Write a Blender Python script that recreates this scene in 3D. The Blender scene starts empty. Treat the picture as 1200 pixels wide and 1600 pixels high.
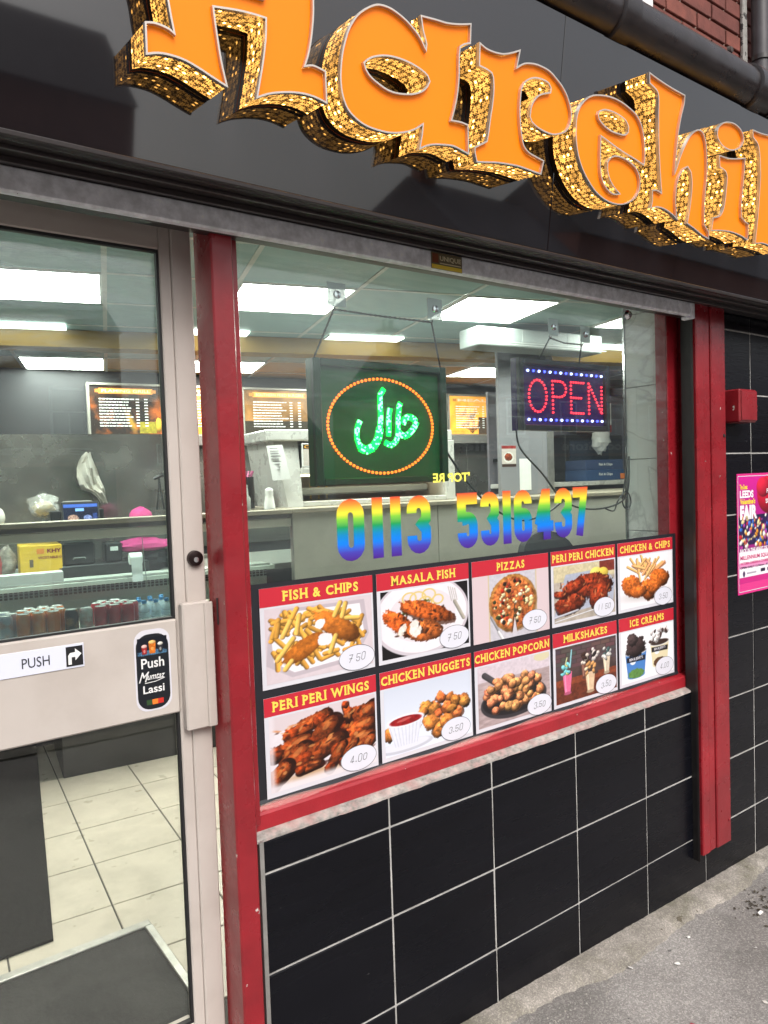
import bpy, math, random
import numpy as np
from mathutils import Vector, Matrix
from mathutils.geometry import tessellate_polygon

random.seed(7)
rng = np.random.default_rng(7)
sc = bpy.context.scene
col = sc.collection

# ------------------------------------------------------------------ camera
EYE = Vector((-0.7830, -1.6618, 1.7420))
FWD = Vector((0.58632907, 0.80883005, -0.04485729))
RGT = Vector((0.80828068, -0.58781568, -0.03398617))
UPV = Vector((0.05385685, 0.0163302, 0.99841513))
cam_data = bpy.data.cameras.new('camera')
cam_data.sensor_fit = 'HORIZONTAL'
cam_data.sensor_width = 36.0
cam_data.lens = 34.5
cam_data.clip_start = 0.02
cam_data.clip_end = 600
cam = bpy.data.objects.new('camera', cam_data)
M = Matrix((( RGT.x, UPV.x, -FWD.x, EYE.x), (RGT.y, UPV.y, -FWD.y, EYE.y), (RGT.z, UPV.z, -FWD.z, EYE.z), (0, 0, 0, 1)))
cam.matrix_world = M
col.objects.link(cam)
sc.camera = cam

# ------------------------------------------------------------------ sky and sun (overcast)
SUN_EL, SUN_AZ = math.radians(46), math.radians(190)
world = bpy.data.worlds.new('World')
sc.world = world
world.use_nodes = True
wn = world.node_tree
wn.nodes.clear()
w_out = wn.nodes.new('ShaderNodeOutputWorld')
w_bg = wn.nodes.new('ShaderNodeBackground')
w_sky = wn.nodes.new('ShaderNodeTexSky')
w_sky.sky_type = 'NISHITA'
w_sky.sun_disc = False
w_sky.sun_elevation = SUN_EL
w_sky.sun_rotation = SUN_AZ
w_sky.air_density = 1.0
w_sky.dust_density = 6.0
w_sky.ozone_density = 1.0
w_hsv = wn.nodes.new('ShaderNodeHueSaturation')      # cloud cover greys the blue
w_hsv.inputs['Saturation'].default_value = 0.34
wn.links.new(w_sky.outputs[0], w_hsv.inputs['Color'])
wn.links.new(w_hsv.outputs[0], w_bg.inputs['Color'])
w_bg.inputs['Strength'].default_value = 0.145
wn.links.new(w_bg.outputs[0], w_out.inputs['Surface'])

sun_data = bpy.data.lights.new('sun', 'SUN')
sun_data.energy = 0.75
sun_data.angle = math.radians(25)
sun_data.color = (1.0, 0.97, 0.93)
sun = bpy.data.objects.new('sun', sun_data)
sd = Vector((math.sin(SUN_AZ) * math.cos(SUN_EL), math.cos(SUN_AZ) * math.cos(SUN_EL), math.sin(SUN_EL)))
sun.rotation_euler = sd.to_track_quat('Z', 'Y').to_euler()
sun.location = (0, -6, 8)
col.objects.link(sun)

sc.view_settings.view_transform = 'Standard'
sc.view_settings.look = 'None'
sc.view_settings.exposure = 0.55
sc.view_settings.gamma = 1.0
sc.cycles.max_bounces = 6
sc.cycles.transparent_max_bounces = 16
sc.cycles.use_denoising = True
sc.cycles.caustics_reflective = False
sc.cycles.caustics_refractive = False
sc.cycles.sample_clamp_indirect = 6.0

# ------------------------------------------------------------------ helpers: colour and materials
def lin(c):
    """sRGB 0-255 -> linear"""
    out = []
    for v in c[:3]:
        v = v / 255.0
        out.append(v / 12.92 if v <= 0.04045 else ((v + 0.055) / 1.055) ** 2.4)
    return tuple(out)

MATS = {}
def mat(name, rgb, rough=0.5, metal=0.0, var=0.0, vscale=8.0, bump=0.0, bscale=120.0, coat=0.0, emis=None, es=0.0,
        stretch=None, spec=0.5, var2=None, chips=None, rvar=0.0, alpha=1.0, trans=0.0, stones=None):
    """Principled with world-position noise: var = tone variation, var2 = (rgb, amount, scale) blotches, chips = (rgb, threshold, scale)"""
    if name in MATS: return MATS[name]
    m = bpy.data.materials.new(name); m.use_nodes = True
    nt = m.node_tree; N = nt.nodes; Lk = nt.links
    b = N['Principled BSDF']
    b.inputs['Roughness'].default_value = rough
    b.inputs['Metallic'].default_value = metal
    b.inputs['Specular IOR Level'].default_value = spec
    if coat: b.inputs['Coat Weight'].default_value = coat; b.inputs['Coat Roughness'].default_value = 0.05
    if trans: b.inputs['Transmission Weight'].default_value = trans
    rgbn = N.new('ShaderNodeRGB'); rgbn.outputs[0].default_value = (*rgb, 1)
    cur = rgbn.outputs[0]
    geo = N.new('ShaderNodeNewGeometry')
    pos = geo.outputs['Position']
    if stretch:
        mp = N.new('ShaderNodeMapping'); mp.inputs['Scale'].default_value = stretch
        Lk.new(pos, mp.inputs['Vector']); pos = mp.outputs[0]
    def noise(scale, detail=4.0, rou=0.55):
        n = N.new('ShaderNodeTexNoise'); n.inputs['Scale'].default_value = scale
        n.inputs['Detail'].default_value = detail; n.inputs['Roughness'].default_value = rou
        Lk.new(pos, n.inputs['Vector']); return n.outputs['Fac']
    if var:
        mr = N.new('ShaderNodeMapRange'); mr.inputs['From Min'].default_value = 0.25; mr.inputs['From Max'].default_value = 0.75
        mr.inputs['To Min'].default_value = 1 - var; mr.inputs['To Max'].default_value = 1 + var
        Lk.new(noise(vscale), mr.inputs['Value'])
        vm = N.new('ShaderNodeVectorMath'); vm.operation = 'SCALE'
        Lk.new(cur, vm.inputs[0]); Lk.new(mr.outputs[0], vm.inputs['Scale']); cur = vm.outputs[0]
    for spec_, lo, hi in ((var2, 0.45, 0.65), (chips, None, None)):
        if not spec_: continue
        c2, amt, s2 = spec_
        mr = N.new('ShaderNodeMapRange')
        if lo is None:
            mr.inputs['From Min'].default_value = amt; mr.inputs['From Max'].default_value = amt + 0.015
            mr.inputs['To Max'].default_value = 1.0
        else:
            mr.inputs['From Min'].default_value = lo; mr.inputs['From Max'].default_value = hi; mr.inputs['To Max'].default_value = amt
        Lk.new(noise(s2, 5.0, 0.6), mr.inputs['Value'])
        mx = N.new('ShaderNodeMix'); mx.data_type = 'RGBA'
        mx.inputs['B'].default_value = (*c2, 1)
        Lk.new(mr.outputs[0], mx.inputs['Factor']); Lk.new(cur, mx.inputs['A']); cur = mx.outputs['Result']
    st_h = None
    if stones:            # aggregate: (scale, tone spread) of the stones in asphalt or concrete
        sc1, spread = stones
        for k_, (s_, w_) in enumerate(((sc1, 1.0), (sc1 * 2.6, .7))):
            vo = N.new('ShaderNodeTexVoronoi'); vo.inputs['Scale'].default_value = s_; Lk.new(pos, vo.inputs['Vector'])
            sx = N.new('ShaderNodeSeparateXYZ'); Lk.new(vo.outputs['Color'], sx.inputs[0])
            pw_ = N.new('ShaderNodeMath'); pw_.operation = 'POWER'; pw_.inputs[1].default_value = 2.2; Lk.new(sx.outputs[0], pw_.inputs[0])
            mr = N.new('ShaderNodeMapRange'); mr.inputs['To Min'].default_value = 1 - spread * w_ * .55; mr.inputs['To Max'].default_value = 1 + spread * w_ * 1.3
            Lk.new(pw_.outputs[0], mr.inputs['Value'])
            vm = N.new('ShaderNodeVectorMath'); vm.operation = 'SCALE'; Lk.new(cur, vm.inputs[0]); Lk.new(mr.outputs[0], vm.inputs['Scale']); cur = vm.outputs[0]
    Lk.new(cur, b.inputs['Base Color'])
    if rvar:
        mr = N.new('ShaderNodeMapRange'); mr.inputs['From Min'].default_value = 0.3; mr.inputs['From Max'].default_value = 0.7
        mr.inputs['To Min'].default_value = max(0.02, rough - rvar); mr.inputs['To Max'].default_value = rough + rvar
        Lk.new(noise(vscale * 1.7), mr.inputs['Value']); Lk.new(mr.outputs[0], b.inputs['Roughness'])
    if bump:
        bn = N.new('ShaderNodeBump'); bn.inputs['Strength'].default_value = bump; bn.inputs['Distance'].default_value = 0.004
        Lk.new(noise(bscale, 6.0, 0.65), bn.inputs['Height']); Lk.new(bn.outputs[0], b.inputs['Normal'])
    if emis is not None:
        b.inputs['Emission Color'].default_value = (*emis, 1); b.inputs['Emission Strength'].default_value = es
    if emis is not None and name != 'led_panel': m.cycles.emission_sampling = 'NONE'
    if alpha < 1: b.inputs['Alpha'].default_value = alpha
    MATS[name] = m
    return m

def vcol_mat(name, rough=0.4, es=0.0, spec=0.4, coat=0.0):
    """flat print: colour stored on the mesh"""
    if name in MATS: return MATS[name]
    m = bpy.data.materials.new(name); m.use_nodes = True
    nt = m.node_tree; b = nt.nodes['Principled BSDF']
    a = nt.nodes.new('ShaderNodeVertexColor'); a.layer_name = 'Col'
    nt.links.new(a.outputs['Color'], b.inputs['Base Color'])
    b.inputs['Roughness'].default_value = rough; b.inputs['Specular IOR Level'].default_value = spec
    if coat: b.inputs['Coat Weight'].default_value = coat
    if es:
        nt.links.new(a.outputs['Color'], b.inputs['Emission Color']); b.inputs['Emission Strength'].default_value = es; m.cycles.emission_sampling = 'NONE'
    MATS[name] = m
    return m

def glass_mat(name, smear=0.1, tint=(0.90, 0.97, 0.955), seed=0.0, ior=1.5):
    if name in MATS: return MATS[name]
    m = bpy.data.materials.new(name); m.use_nodes = True
    nt = m.node_tree; N = nt.nodes; Lk = nt.links; N.clear()
    out = N.new('ShaderNodeOutputMaterial')
    tr = N.new('ShaderNodeBsdfTransparent'); tr.inputs['Color'].default_value = (*tint, 1)
    gl = N.new('ShaderNodeBsdfGlossy'); gl.inputs['Roughness'].default_value = 0.0; gl.inputs['Color'].default_value = (1, 1, 1, 1)
    # Schlick reflectance, the same from both sides of the thin pane
    ge0 = N.new('ShaderNodeNewGeometry')
    dt = N.new('ShaderNodeVectorMath'); dt.operation = 'DOT_PRODUCT'; Lk.new(ge0.outputs['Normal'], dt.inputs[0]); Lk.new(ge0.outputs['Incoming'], dt.inputs[1])
    ab = N.new('ShaderNodeMath'); ab.operation = 'ABSOLUTE'; Lk.new(dt.outputs['Value'], ab.inputs[0])
    om = N.new('ShaderNodeMath'); om.operation = 'SUBTRACT'; om.inputs[0].default_value = 1.0; Lk.new(ab.outputs[0], om.inputs[1])
    pw = N.new('ShaderNodeMath'); pw.operation = 'POWER'; pw.inputs[1].default_value = 5.0; Lk.new(om.outputs[0], pw.inputs[0])
    fr = N.new('ShaderNodeMath'); fr.operation = 'MULTIPLY_ADD'; fr.inputs[1].default_value = 0.96; fr.inputs[2].default_value = 0.04; Lk.new(pw.outputs[0], fr.inputs[0])
    mx = N.new('ShaderNodeMixShader')
    Lk.new(fr.outputs[0], mx.inputs[0]); Lk.new(tr.outputs[0], mx.inputs[1]); Lk.new(gl.outputs[0], mx.inputs[2])
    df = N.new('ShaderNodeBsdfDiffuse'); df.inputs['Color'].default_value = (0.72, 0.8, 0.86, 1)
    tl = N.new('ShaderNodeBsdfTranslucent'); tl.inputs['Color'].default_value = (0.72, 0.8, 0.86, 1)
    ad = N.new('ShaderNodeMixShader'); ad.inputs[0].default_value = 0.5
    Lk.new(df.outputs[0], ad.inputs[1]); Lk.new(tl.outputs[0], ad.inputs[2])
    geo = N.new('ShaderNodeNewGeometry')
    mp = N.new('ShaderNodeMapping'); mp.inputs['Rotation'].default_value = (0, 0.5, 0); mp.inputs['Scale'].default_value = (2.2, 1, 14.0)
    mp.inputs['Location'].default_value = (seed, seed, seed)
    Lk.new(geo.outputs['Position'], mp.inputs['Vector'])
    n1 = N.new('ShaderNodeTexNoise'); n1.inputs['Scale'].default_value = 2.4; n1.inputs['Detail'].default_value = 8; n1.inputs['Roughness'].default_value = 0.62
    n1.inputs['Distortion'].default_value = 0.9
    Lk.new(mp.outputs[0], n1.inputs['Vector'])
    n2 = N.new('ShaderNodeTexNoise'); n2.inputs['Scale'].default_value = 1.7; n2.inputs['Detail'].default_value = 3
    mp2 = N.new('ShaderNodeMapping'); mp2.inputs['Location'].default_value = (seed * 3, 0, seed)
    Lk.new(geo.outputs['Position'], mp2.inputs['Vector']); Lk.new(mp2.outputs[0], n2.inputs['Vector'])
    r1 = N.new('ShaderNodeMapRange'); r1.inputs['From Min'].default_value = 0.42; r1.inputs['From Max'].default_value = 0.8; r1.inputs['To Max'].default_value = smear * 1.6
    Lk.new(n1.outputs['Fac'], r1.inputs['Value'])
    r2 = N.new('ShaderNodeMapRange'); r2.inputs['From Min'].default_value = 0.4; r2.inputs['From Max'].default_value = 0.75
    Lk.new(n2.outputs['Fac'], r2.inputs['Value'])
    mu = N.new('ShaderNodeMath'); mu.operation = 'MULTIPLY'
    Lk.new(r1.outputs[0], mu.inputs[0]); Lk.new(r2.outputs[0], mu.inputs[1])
    sz = N.new('ShaderNodeSeparateXYZ'); Lk.new(geo.outputs['Position'], sz.inputs[0])      # wiped streaks doubling as painted sky-reflection haze, kept mostly to the upper part
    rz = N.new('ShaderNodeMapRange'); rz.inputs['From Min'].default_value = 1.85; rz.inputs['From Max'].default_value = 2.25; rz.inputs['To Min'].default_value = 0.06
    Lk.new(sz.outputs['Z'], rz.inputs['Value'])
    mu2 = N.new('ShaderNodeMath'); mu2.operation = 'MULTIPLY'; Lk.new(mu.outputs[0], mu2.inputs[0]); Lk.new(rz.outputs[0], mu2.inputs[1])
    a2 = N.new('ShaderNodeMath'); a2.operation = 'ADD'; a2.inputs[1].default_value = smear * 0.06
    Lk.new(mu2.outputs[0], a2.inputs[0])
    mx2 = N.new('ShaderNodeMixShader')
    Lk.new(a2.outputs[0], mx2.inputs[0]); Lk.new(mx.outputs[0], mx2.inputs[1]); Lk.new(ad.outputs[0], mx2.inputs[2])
    Lk.new(mx2.outputs[0], out.inputs['Surface'])
    MATS[name] = m
    return m

# ------------------------------------------------------------------ helpers: objects
def tag(o, label=None, cat=None, group=None, kind=None):
    if label: o['label'] = label
    if cat: o['category'] = cat
    if group: o['group'] = group
    if kind: o['kind'] = kind
    return o

def thing(name, label, cat, loc=(0, 0, 0), group=None):
    o = bpy.data.objects.new(name, None); o.empty_display_size = 0.05
    o.location = loc; col.objects.link(o)
    tag(o, label, cat, group)
    return o

def base_of(o):
    v = Vector((0, 0, 0))
    while o is not None:
        v += o.location; o = o.parent
    return v

class MB:
    """collects faces, built as one mesh object"""
    def __init__(s): s.v = []; s.f = []; s.uv = None; s.smooth = False
    def add(s, vs, fs):
        n = len(s.v); s.v += [tuple(p) for p in vs]; s.f += [tuple(i + n for i in f) for f in fs]; return s
    def box(s, x0, x1, y0, y1, z0, z1, X=None):
        vs = [(x0, y0, z0), (x1, y0, z0), (x1, y1, z0), (x0, y1, z0), (x0, y0, z1), (x1, y0, z1), (x1, y1, z1), (x0, y1, z1)]
        if X: vs = [X(*p) for p in vs]
        return s.add(vs, [(0, 3, 2, 1), (4, 5, 6, 7), (0, 1, 5, 4), (1, 2, 6, 5), (2, 3, 7, 6), (3, 0, 4, 7)])
    def bbox(s, x0, x1, y0, y1, z0, z1, b=0.004, X=None):
        """box with bevelled edges (chamfer)"""
        import itertools
        vs = []; idx = {}
        for cx, (xa, xb) in enumerate(((x0, b), (x1, -b))):
            for cy, (ya, yb) in enumerate(((y0, b), (y1, -b))):
                for cz, (za, zb) in enumerate(((z0, b), (z1, -b))):
                    for k, p in enumerate(((xa, ya + yb, za + zb), (xa + xb, ya, za + zb), (xa + xb, ya + yb, za))):
                        idx[(cx, cy, cz, k)] = len(vs); vs.append(p)
        I = lambda a, b_, c, k: idx[(a, b_, c, k)]
        fs = []
        for a in (0, 1):
            fs.append((I(a, 0, 0, 0), I(a, 0, 1, 0), I(a, 1, 1, 0), I(a, 1, 0, 0)))
            fs.append((I(0, a, 0, 1), I(0, a, 1, 1), I(1, a, 1, 1), I(1, a, 0, 1)))
            fs.append((I(0, 0, a, 2), I(0, 1, a, 2), I(1, 1, a, 2), I(1, 0, a, 2)))
        for a in (0, 1):
            for c in (0, 1):
                fs.append((I(a, c, 0, 0), I(a, c, 1, 0), I(a, c, 1, 1), I(a, c, 0, 1)))
                fs.append((I(a, 0, c, 0), I(a, 1, c, 0), I(a, 1, c, 2), I(a, 0, c, 2)))
                fs.append((I(0, a, c, 1), I(1, a, c, 1), I(1, a, c, 2), I(0, a, c, 2)))
        for a in (0, 1):
            for c in (0, 1):
                for d in (0, 1):
                    fs.append((I(a, c, d, 0), I(a, c, d, 1), I(a, c, d, 2)))
        if X: vs = [X(*p) for p in vs]
        s.add(vs, fs); s.fixn = True
        return s
    def quad(s, a, b, c, d): return s.add([a, b, c, d], [(0, 1, 2, 3)])
    def tube(s, pts, r, n=8, cap=True):
        pts = [Vector(p) for p in pts]; rs = r if isinstance(r, (list, tuple)) else [r] * len(pts)
        vs = []; fs = []
        ref = Vector((0, 0, 1))
        for i, p in enumerate(pts):
            a = pts[max(i - 1, 0)]; b = pts[min(i + 1, len(pts) - 1)]
            d = (b - a).normalized()
            u = d.cross(ref)
            if u.length < 1e-3: u = d.cross(Vector((1, 0, 0)))
            u.normalize(); w = u.cross(d)
            for k in range(n):
                t = 2 * math.pi * k / n
                vs.append(p + (u * math.cos(t) + w * math.sin(t)) * rs[i])
        for i in range(len(pts) - 1):
            for k in range(n):
                fs.append((i * n + k, i * n + (k + 1) % n, (i + 1) * n + (k + 1) % n, (i + 1) * n + k))
        if cap:
            fs.append(tuple(range(n - 1, -1, -1))); fs.append(tuple((len(pts) - 1) * n + k for k in range(n)))
        s.smooth = True
        return s.add(vs, fs)
    def lathe(s, prof, c=(0, 0, 0), n=16):
        vs = []; fs = []
        for r, z in prof:
            for k in range(n):
                t = 2 * math.pi * k / n
                vs.append((c[0] + r * math.cos(t), c[1] + r * math.sin(t), c[2] + z))
        for i in range(len(prof) - 1):
            for k in range(n):
                fs.append((i * n + k, i * n + (k + 1) % n, (i + 1) * n + (k + 1) % n, (i + 1) * n + k))
        s.smooth = True
        return s.add(vs, fs)
    def build(s, name, m, parent=None, kind=None, smooth=None, world=True):
        me = bpy.data.meshes.new(name)
        off = base_of(parent) if (parent is not None and world) else Vector((0, 0, 0))
        me.from_pydata([(p[0] - off.x, p[1] - off.y, p[2] - off.z) for p in s.v], [], s.f)
        if getattr(s, 'fixn', False):
            import bmesh
            bm = bmesh.new(); bm.from_mesh(me); bmesh.ops.recalc_face_normals(bm, faces=bm.faces); bm.to_mesh(me); bm.free()
        me.materials.append(m)
        if s.smooth if smooth is None else smooth:
            me.polygons.foreach_set('use_smooth', [True] * len(me.polygons))
            try: me.set_sharp_from_angle(angle=math.radians(38))
            except Exception: pass
        if s.uv is not None:
            ul = me.uv_layers.new(name='UVMap')
            for li, lp in enumerate(me.loops): ul.data[li].uv = s.uv[lp.vertex_index]
        o = bpy.data.objects.new(name, me); col.objects.link(o)
        if parent is not None: o.parent = parent
        if kind: o['kind'] = kind
        return o

def copy_child(o, parent, loc=None):
    c = o.copy(); col.objects.link(c); c.parent = parent
    if loc is not None: c.location = loc
    return c

def piece(name, mesh, parent, loc, rot=None, scale=None):
    o = bpy.data.objects.new(name, mesh); col.objects.link(o); o.parent = parent; o.location = loc
    if rot is not None: o.rotation_euler = rot
    if scale is not None: o.scale = scale
    return o

def mesh_of(mb, name, m):
    o = mb.build(name, m); me = o.data; bpy.data.objects.remove(o); return me

# ------------------------------------------------------------------ helpers: lettering
GLY = {}
def glyphs(body, offset=0.0):
    k = (body, offset)
    if k in GLY: return GLY[k]
    cu = bpy.data.curves.new('t', 'FONT'); cu.body = body; cu.size = 1.0; cu.offset = offset; cu.fill_mode = 'FRONT'; cu.resolution_u = 3
    ob = bpy.data.objects.new('t', cu); col.objects.link(ob)
    dg = bpy.context.evaluated_depsgraph_get()
    me = bpy.data.meshes.new_from_object(ob.evaluated_get(dg))
    vs = [(v.co.x, v.co.y) for v in me.vertices]; fs = [tuple(p.vertices) for p in me.polygons]
    bpy.data.objects.remove(ob); bpy.data.curves.remove(cu); bpy.data.meshes.remove(me)
    GLY[k] = (vs, fs)
    return GLY[k]

def text_into(mb, body, x0, x1, z0, z1, X, offset=0.0, mirror=False):
    """the words filling the box x0..x1, z0..z1 of the plane X(a, b)"""
    vs, fs = glyphs(body, offset)
    if not vs: return mb
    xa = min(p[0] for p in vs); xb = max(p[0] for p in vs); ya = min(p[1] for p in vs); yb = max(p[1] for p in vs)
    sx = (x1 - x0) / (xb - xa); sz = (z1 - z0) / (yb - ya)
    out = []
    for x, y in vs:
        a = (x - xa) * sx
        a = x1 - a if mirror else x0 + a
        out.append(X(a, z0 + (y - ya) * sz))
    if mirror: fs = [tuple(reversed(f)) for f in fs]
    return mb.add(out, fs)

SERIF = {'F': ((.12,), (.12,)), 'I': ((.5,), (.5,)), 'H': ((.1, .9), (.1, .9)), 'P': ((.12,), (.12,)), 'M': ((.08, .92), (.08, .92)), 'A': ((.05, .95), ()),
         'L': ((.12,), (.12,)), 'E': ((.12,), (.12,)), 'R': ((.12, .92), (.12,)), 'N': ((.1,), (.1, .9)), 'W': ((), (.05, .95)), 'T': ((.5,), ()),
         'K': ((.12, .9), (.12, .88)), 'U': ((), (.1, .9)), 'D': ((.12,), (.12,))}
def serif_text(mb, body, x0, x1, z0, z1, X, offset=0.035):
    h = z1 - z0; cur = 0.0; items = []
    for ch in body:
        if ch == ' ': cur += 0.34; continue
        vs, fs = glyphs(ch, offset)
        xa = min(p[0] for p in vs); xb = max(p[0] for p in vs)
        w = xb - xa
        items.append((ch, vs, fs, xa, cur, w)); cur += w + 0.13
    total = cur - 0.13
    sx = (x1 - x0) / total
    ya = 0.0; yb = 0.74
    for ch, vs, fs, xa, c0, w in items:
        mb.add([X(x0 + (p[0] - xa + c0) * sx, z0 + (p[1] - ya) / (yb - ya) * h) for p in vs], fs)
        if ch in SERIF:
            for lst, zz in ((SERIF[ch][0], (z0 - .02 * h, z0 + .07 * h)), (SERIF[ch][1], (z1 - .05 * h, z1 + .04 * h))):
                for fr in lst:
                    c = x0 + (c0 + fr * w) * sx; hw = 0.135 * sx
                    mb.add([X(c - hw, zz[0], .0002), X(c + hw, zz[0], .0002), X(c + hw, zz[1], .0002), X(c - hw, zz[1], .0002)], [(0, 1, 2, 3)])
    return mb

def stroke(mb, pts, w, X, closed=False, lift=0.0):
    """flat ribbon of width w along a 2-D path"""
    P = [Vector((p[0], p[1])) for p in pts]; n = len(P); L = []; R = []
    for i in range(n):
        a = P[i - 1] if (i > 0 or closed) else None
        b = P[(i + 1) % n] if (i < n - 1 or closed) else None
        d1 = (P[i] - a).normalized() if a is not None else None
        d2 = (b - P[i]).normalized() if b is not None else None
        if d1 is None: d1 = d2
        if d2 is None: d2 = d1
        n1 = Vector((-d1.y, d1.x)); n2 = Vector((-d2.y, d2.x))
        m = n1 + n2
        if m.length < 1e-4: m = n1
        m.normalize(); k = 1.0 / max(0.35, m.dot(n1))
        L.append(P[i] + m * (w / 2 * k)); R.append(P[i] - m * (w / 2 * k))
    vs = [X(p.x, p.y, lift) for p in L] + [X(p.x, p.y, lift) for p in R]
    fs = []
    for i in range(n if closed else n - 1):
        j = (i + 1) % n
        fs.append((n + i, n + j, j, i))
    return mb.add(vs, fs)

def arc(cx, cy, rx, ry, a0, a1, n=8):
    return [(cx + rx * math.cos(math.radians(a0 + (a1 - a0) * k / n)), cy + ry * math.sin(math.radians(a0 + (a1 - a0) * k / n))) for k in range(n + 1)]

def digit_paths(d, x0, x1, z0, z1, t):
    """centre lines of a heavy condensed numeral of stroke t inside the box"""
    a, b = x0 + t / 2, x1 - t / 2; lo, hi = z0 + t / 2, z1 - t / 2
    w = b - a; h = hi - lo; r = min(w / 2, h * .22); cx = (a + b) / 2; mid = (lo + hi) / 2
    top = arc(cx, hi - r, w / 2, r, 180, 0); bot = arc(cx, lo + r, w / 2, r, 0, -180)
    if d == '0': return [(top + bot, True)]
    if d == '1': return [([(cx, z0), (cx, z1)], False)]
    if d == '3':
        return [([(a, hi - r - .05 * h)] + top + [(b, mid + .12 * h), (b - .3 * w, mid + .005 * h), (b, mid - .12 * h)] + bot + [(a, lo + r + .07 * h)], False)]
    if d == '5':
        return [([(x1, hi), (a, hi), (a, mid - .02 * h)], False), ([(a, mid + .02 * h)] + arc(cx + .02 * w, mid - .12 * h, w / 2 - .02 * w, .18 * h, 125, 0, 7) + bot + [(a, lo + r + .05 * h)], False)]
    if d == '6':
        return [([(b, hi - r - .03 * h)] + list(reversed(top)) + list(reversed(bot)) + [(b, mid - .12 * h)], False), (arc(cx, mid - .13 * h, w / 2, .19 * h, 4, 140, 8), False)]
    if d == '4':
        vx = x0 + .66 * (x1 - x0)
        return [([(vx, z0), (vx, z1)], False), ([(vx - t * .15, z1 - t * .2), (a, lo + .24 * h)], False), ([(x0 + t * .35, lo + .2 * h), (x1, lo + .2 * h)], False)]
    if d == '7':
        return [([(x0, hi), (b, hi), (a + .34 * w, z0)], False)]
    if d == '2':
        return [([(a, hi - r)] + top + [(b, mid), (a, lo), (x1, lo)], False)]
    if d == '8':
        return [(arc(cx, mid + .25 * h, w / 2, .24 * h, 0, 360, 14)[:-1], True), (arc(cx, mid - .25 * h, w / 2, .24 * h, 0, 360, 14)[:-1], True)]
    return []
# ------------------------------------------------------------------ materials of the place
BLACK_TILE = mat('black_glazed_tile', (0.004, 0.0042, 0.0065), 0.27, chips=((.22, .21, .2), .745, 95), var=0.25, vscale=3, bump=0.16, bscale=55, stretch=(0.35, 1, 3.5), rvar=0.08, spec=0.2)
GROUT = mat('pale_grout', (0.42, 0.41, 0.39), 0.9, var=0.3, vscale=14, bump=0.3, bscale=300, var2=((0.2, 0.19, 0.17), 0.6, 9))
RED = mat('red_gloss_paint', (0.26, 0.012, 0.019), 0.3, var=0.2, vscale=6, bump=0.22, bscale=50, chips=((0.55, 0.5, 0.46), 0.705, 23), rvar=0.12, coat=0.1, var2=((.15, .01, .014), .5, 4))
RED2 = mat('red_sill_paint', (0.31, 0.014, 0.022), 0.38, var=0.15, vscale=12, bump=0.2, bscale=120, chips=((0.5, 0.46, 0.42), 0.71, 30))
CREAM = mat('cream_aluminium', (0.51, 0.46, 0.42), 0.42, var=0.07, vscale=4, bump=0.04, bscale=120, var2=((0.36, 0.31, 0.27), 0.3, 5))
GALV = mat('galvanised_steel', (0.86, 0.87, 0.92), 0.45, metal=0.0, var=0.22, vscale=45, bump=0.12, bscale=60, var2=((0.5, 0.5, 0.52), 0.5, 22), chips=((.12, .11, .11), .72, 26))
DARKMETAL = mat('dark_brown_metal', (0.03, 0.025, 0.025), 0.28, var=0.3, vscale=10, spec=0.5)
BLACKRUB = mat('black_rubber', (0.012, 0.012, 0.013), 0.6)
FASCIA = mat('black_gloss_panel', (0.010, 0.009, 0.0105), 0.03, spec=0.6, var=0.2, vscale=2, coat=0.55)
CONCRETE = mat('rough_concrete', (0.27, 0.245, 0.215), 0.9, var=0.3, vscale=14, bump=0.5, bscale=80, stones=(230, .3), var2=((0.12, 0.112, 0.075), 0.75, 5), chips=((.10, .085, .06), .66, 16))
SILVER = mat('silver_trim', (0.62, 0.56, 0.50), 0.3, metal=0.6)
ALU = mat('aluminium', (0.55, 0.54, 0.52), 0.33, metal=0.85, var=0.2, vscale=20)
WHITE = mat('white_paint', (0.75, 0.75, 0.74), 0.45, var=0.05, vscale=6)
PRINT = vcol_mat('printed_vinyl', 0.42)
CHROME = mat('chrome', (0.75, 0.75, 0.76), 0.12, metal=1.0)

# ------------------------------------------------------------------ ground
def ground_z(x): 
    x = max(-2.5, min(4.5, x)); return 0.068 - 0.029 * x
gx = [-140, -60, -20, -6, -2.5, -1.5, -.5, .5, 1.5, 2.5, 3.5, 4.5, 8, 20, 60, 140]
ASPHALT = mat('worn_asphalt', (0.285, 0.268, 0.252), 0.92, var=0.15, vscale=2.2, bump=0.6, bscale=110, stones=(210, .34), var2=((0.13, 0.12, 0.11), 0.6, 1.6), chips=((.11, .105, .10), .69, 13))
def strip(name, ys, m, dz=0.0):
    g = MB()
    for i in range(len(gx) - 1):
        for j in range(len(ys) - 1):
            a, b = gx[i], gx[i + 1]
            g.quad((a, ys[j], ground_z(a) + dz), (b, ys[j], ground_z(b) + dz), (b, ys[j + 1], ground_z(b) + dz), (a, ys[j + 1], ground_z(a) + dz))
    return tag(g.build(name, m), kind='structure')
strip('ground', (-140, -3.2, 0.35), ASPHALT, 0)
strip('road', (-11.5, -3.35), mat('road_asphalt', (0.06, 0.06, 0.062), 0.85, var=0.2, vscale=1.5, bump=0.6, bscale=90), 0.004)
kb = MB()
for i in range(len(gx) - 1):
    a, b = gx[i], gx[i + 1]
    za, zb = ground_z(a), ground_z(b)
    kb.add([(a, -3.35, za - .02), (b, -3.35, zb - .02), (b, -3.2, zb - .02), (a, -3.2, za - .02), (a, -3.35, za + .012), (b, -3.35, zb + .012), (b, -3.2, zb + .012), (a, -3.2, za + .012)],
           [(4, 5, 6, 7), (0, 1, 5, 4), (2, 3, 7, 6)])
tag(kb.build('kerb', CONCRETE), kind='structure')

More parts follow.
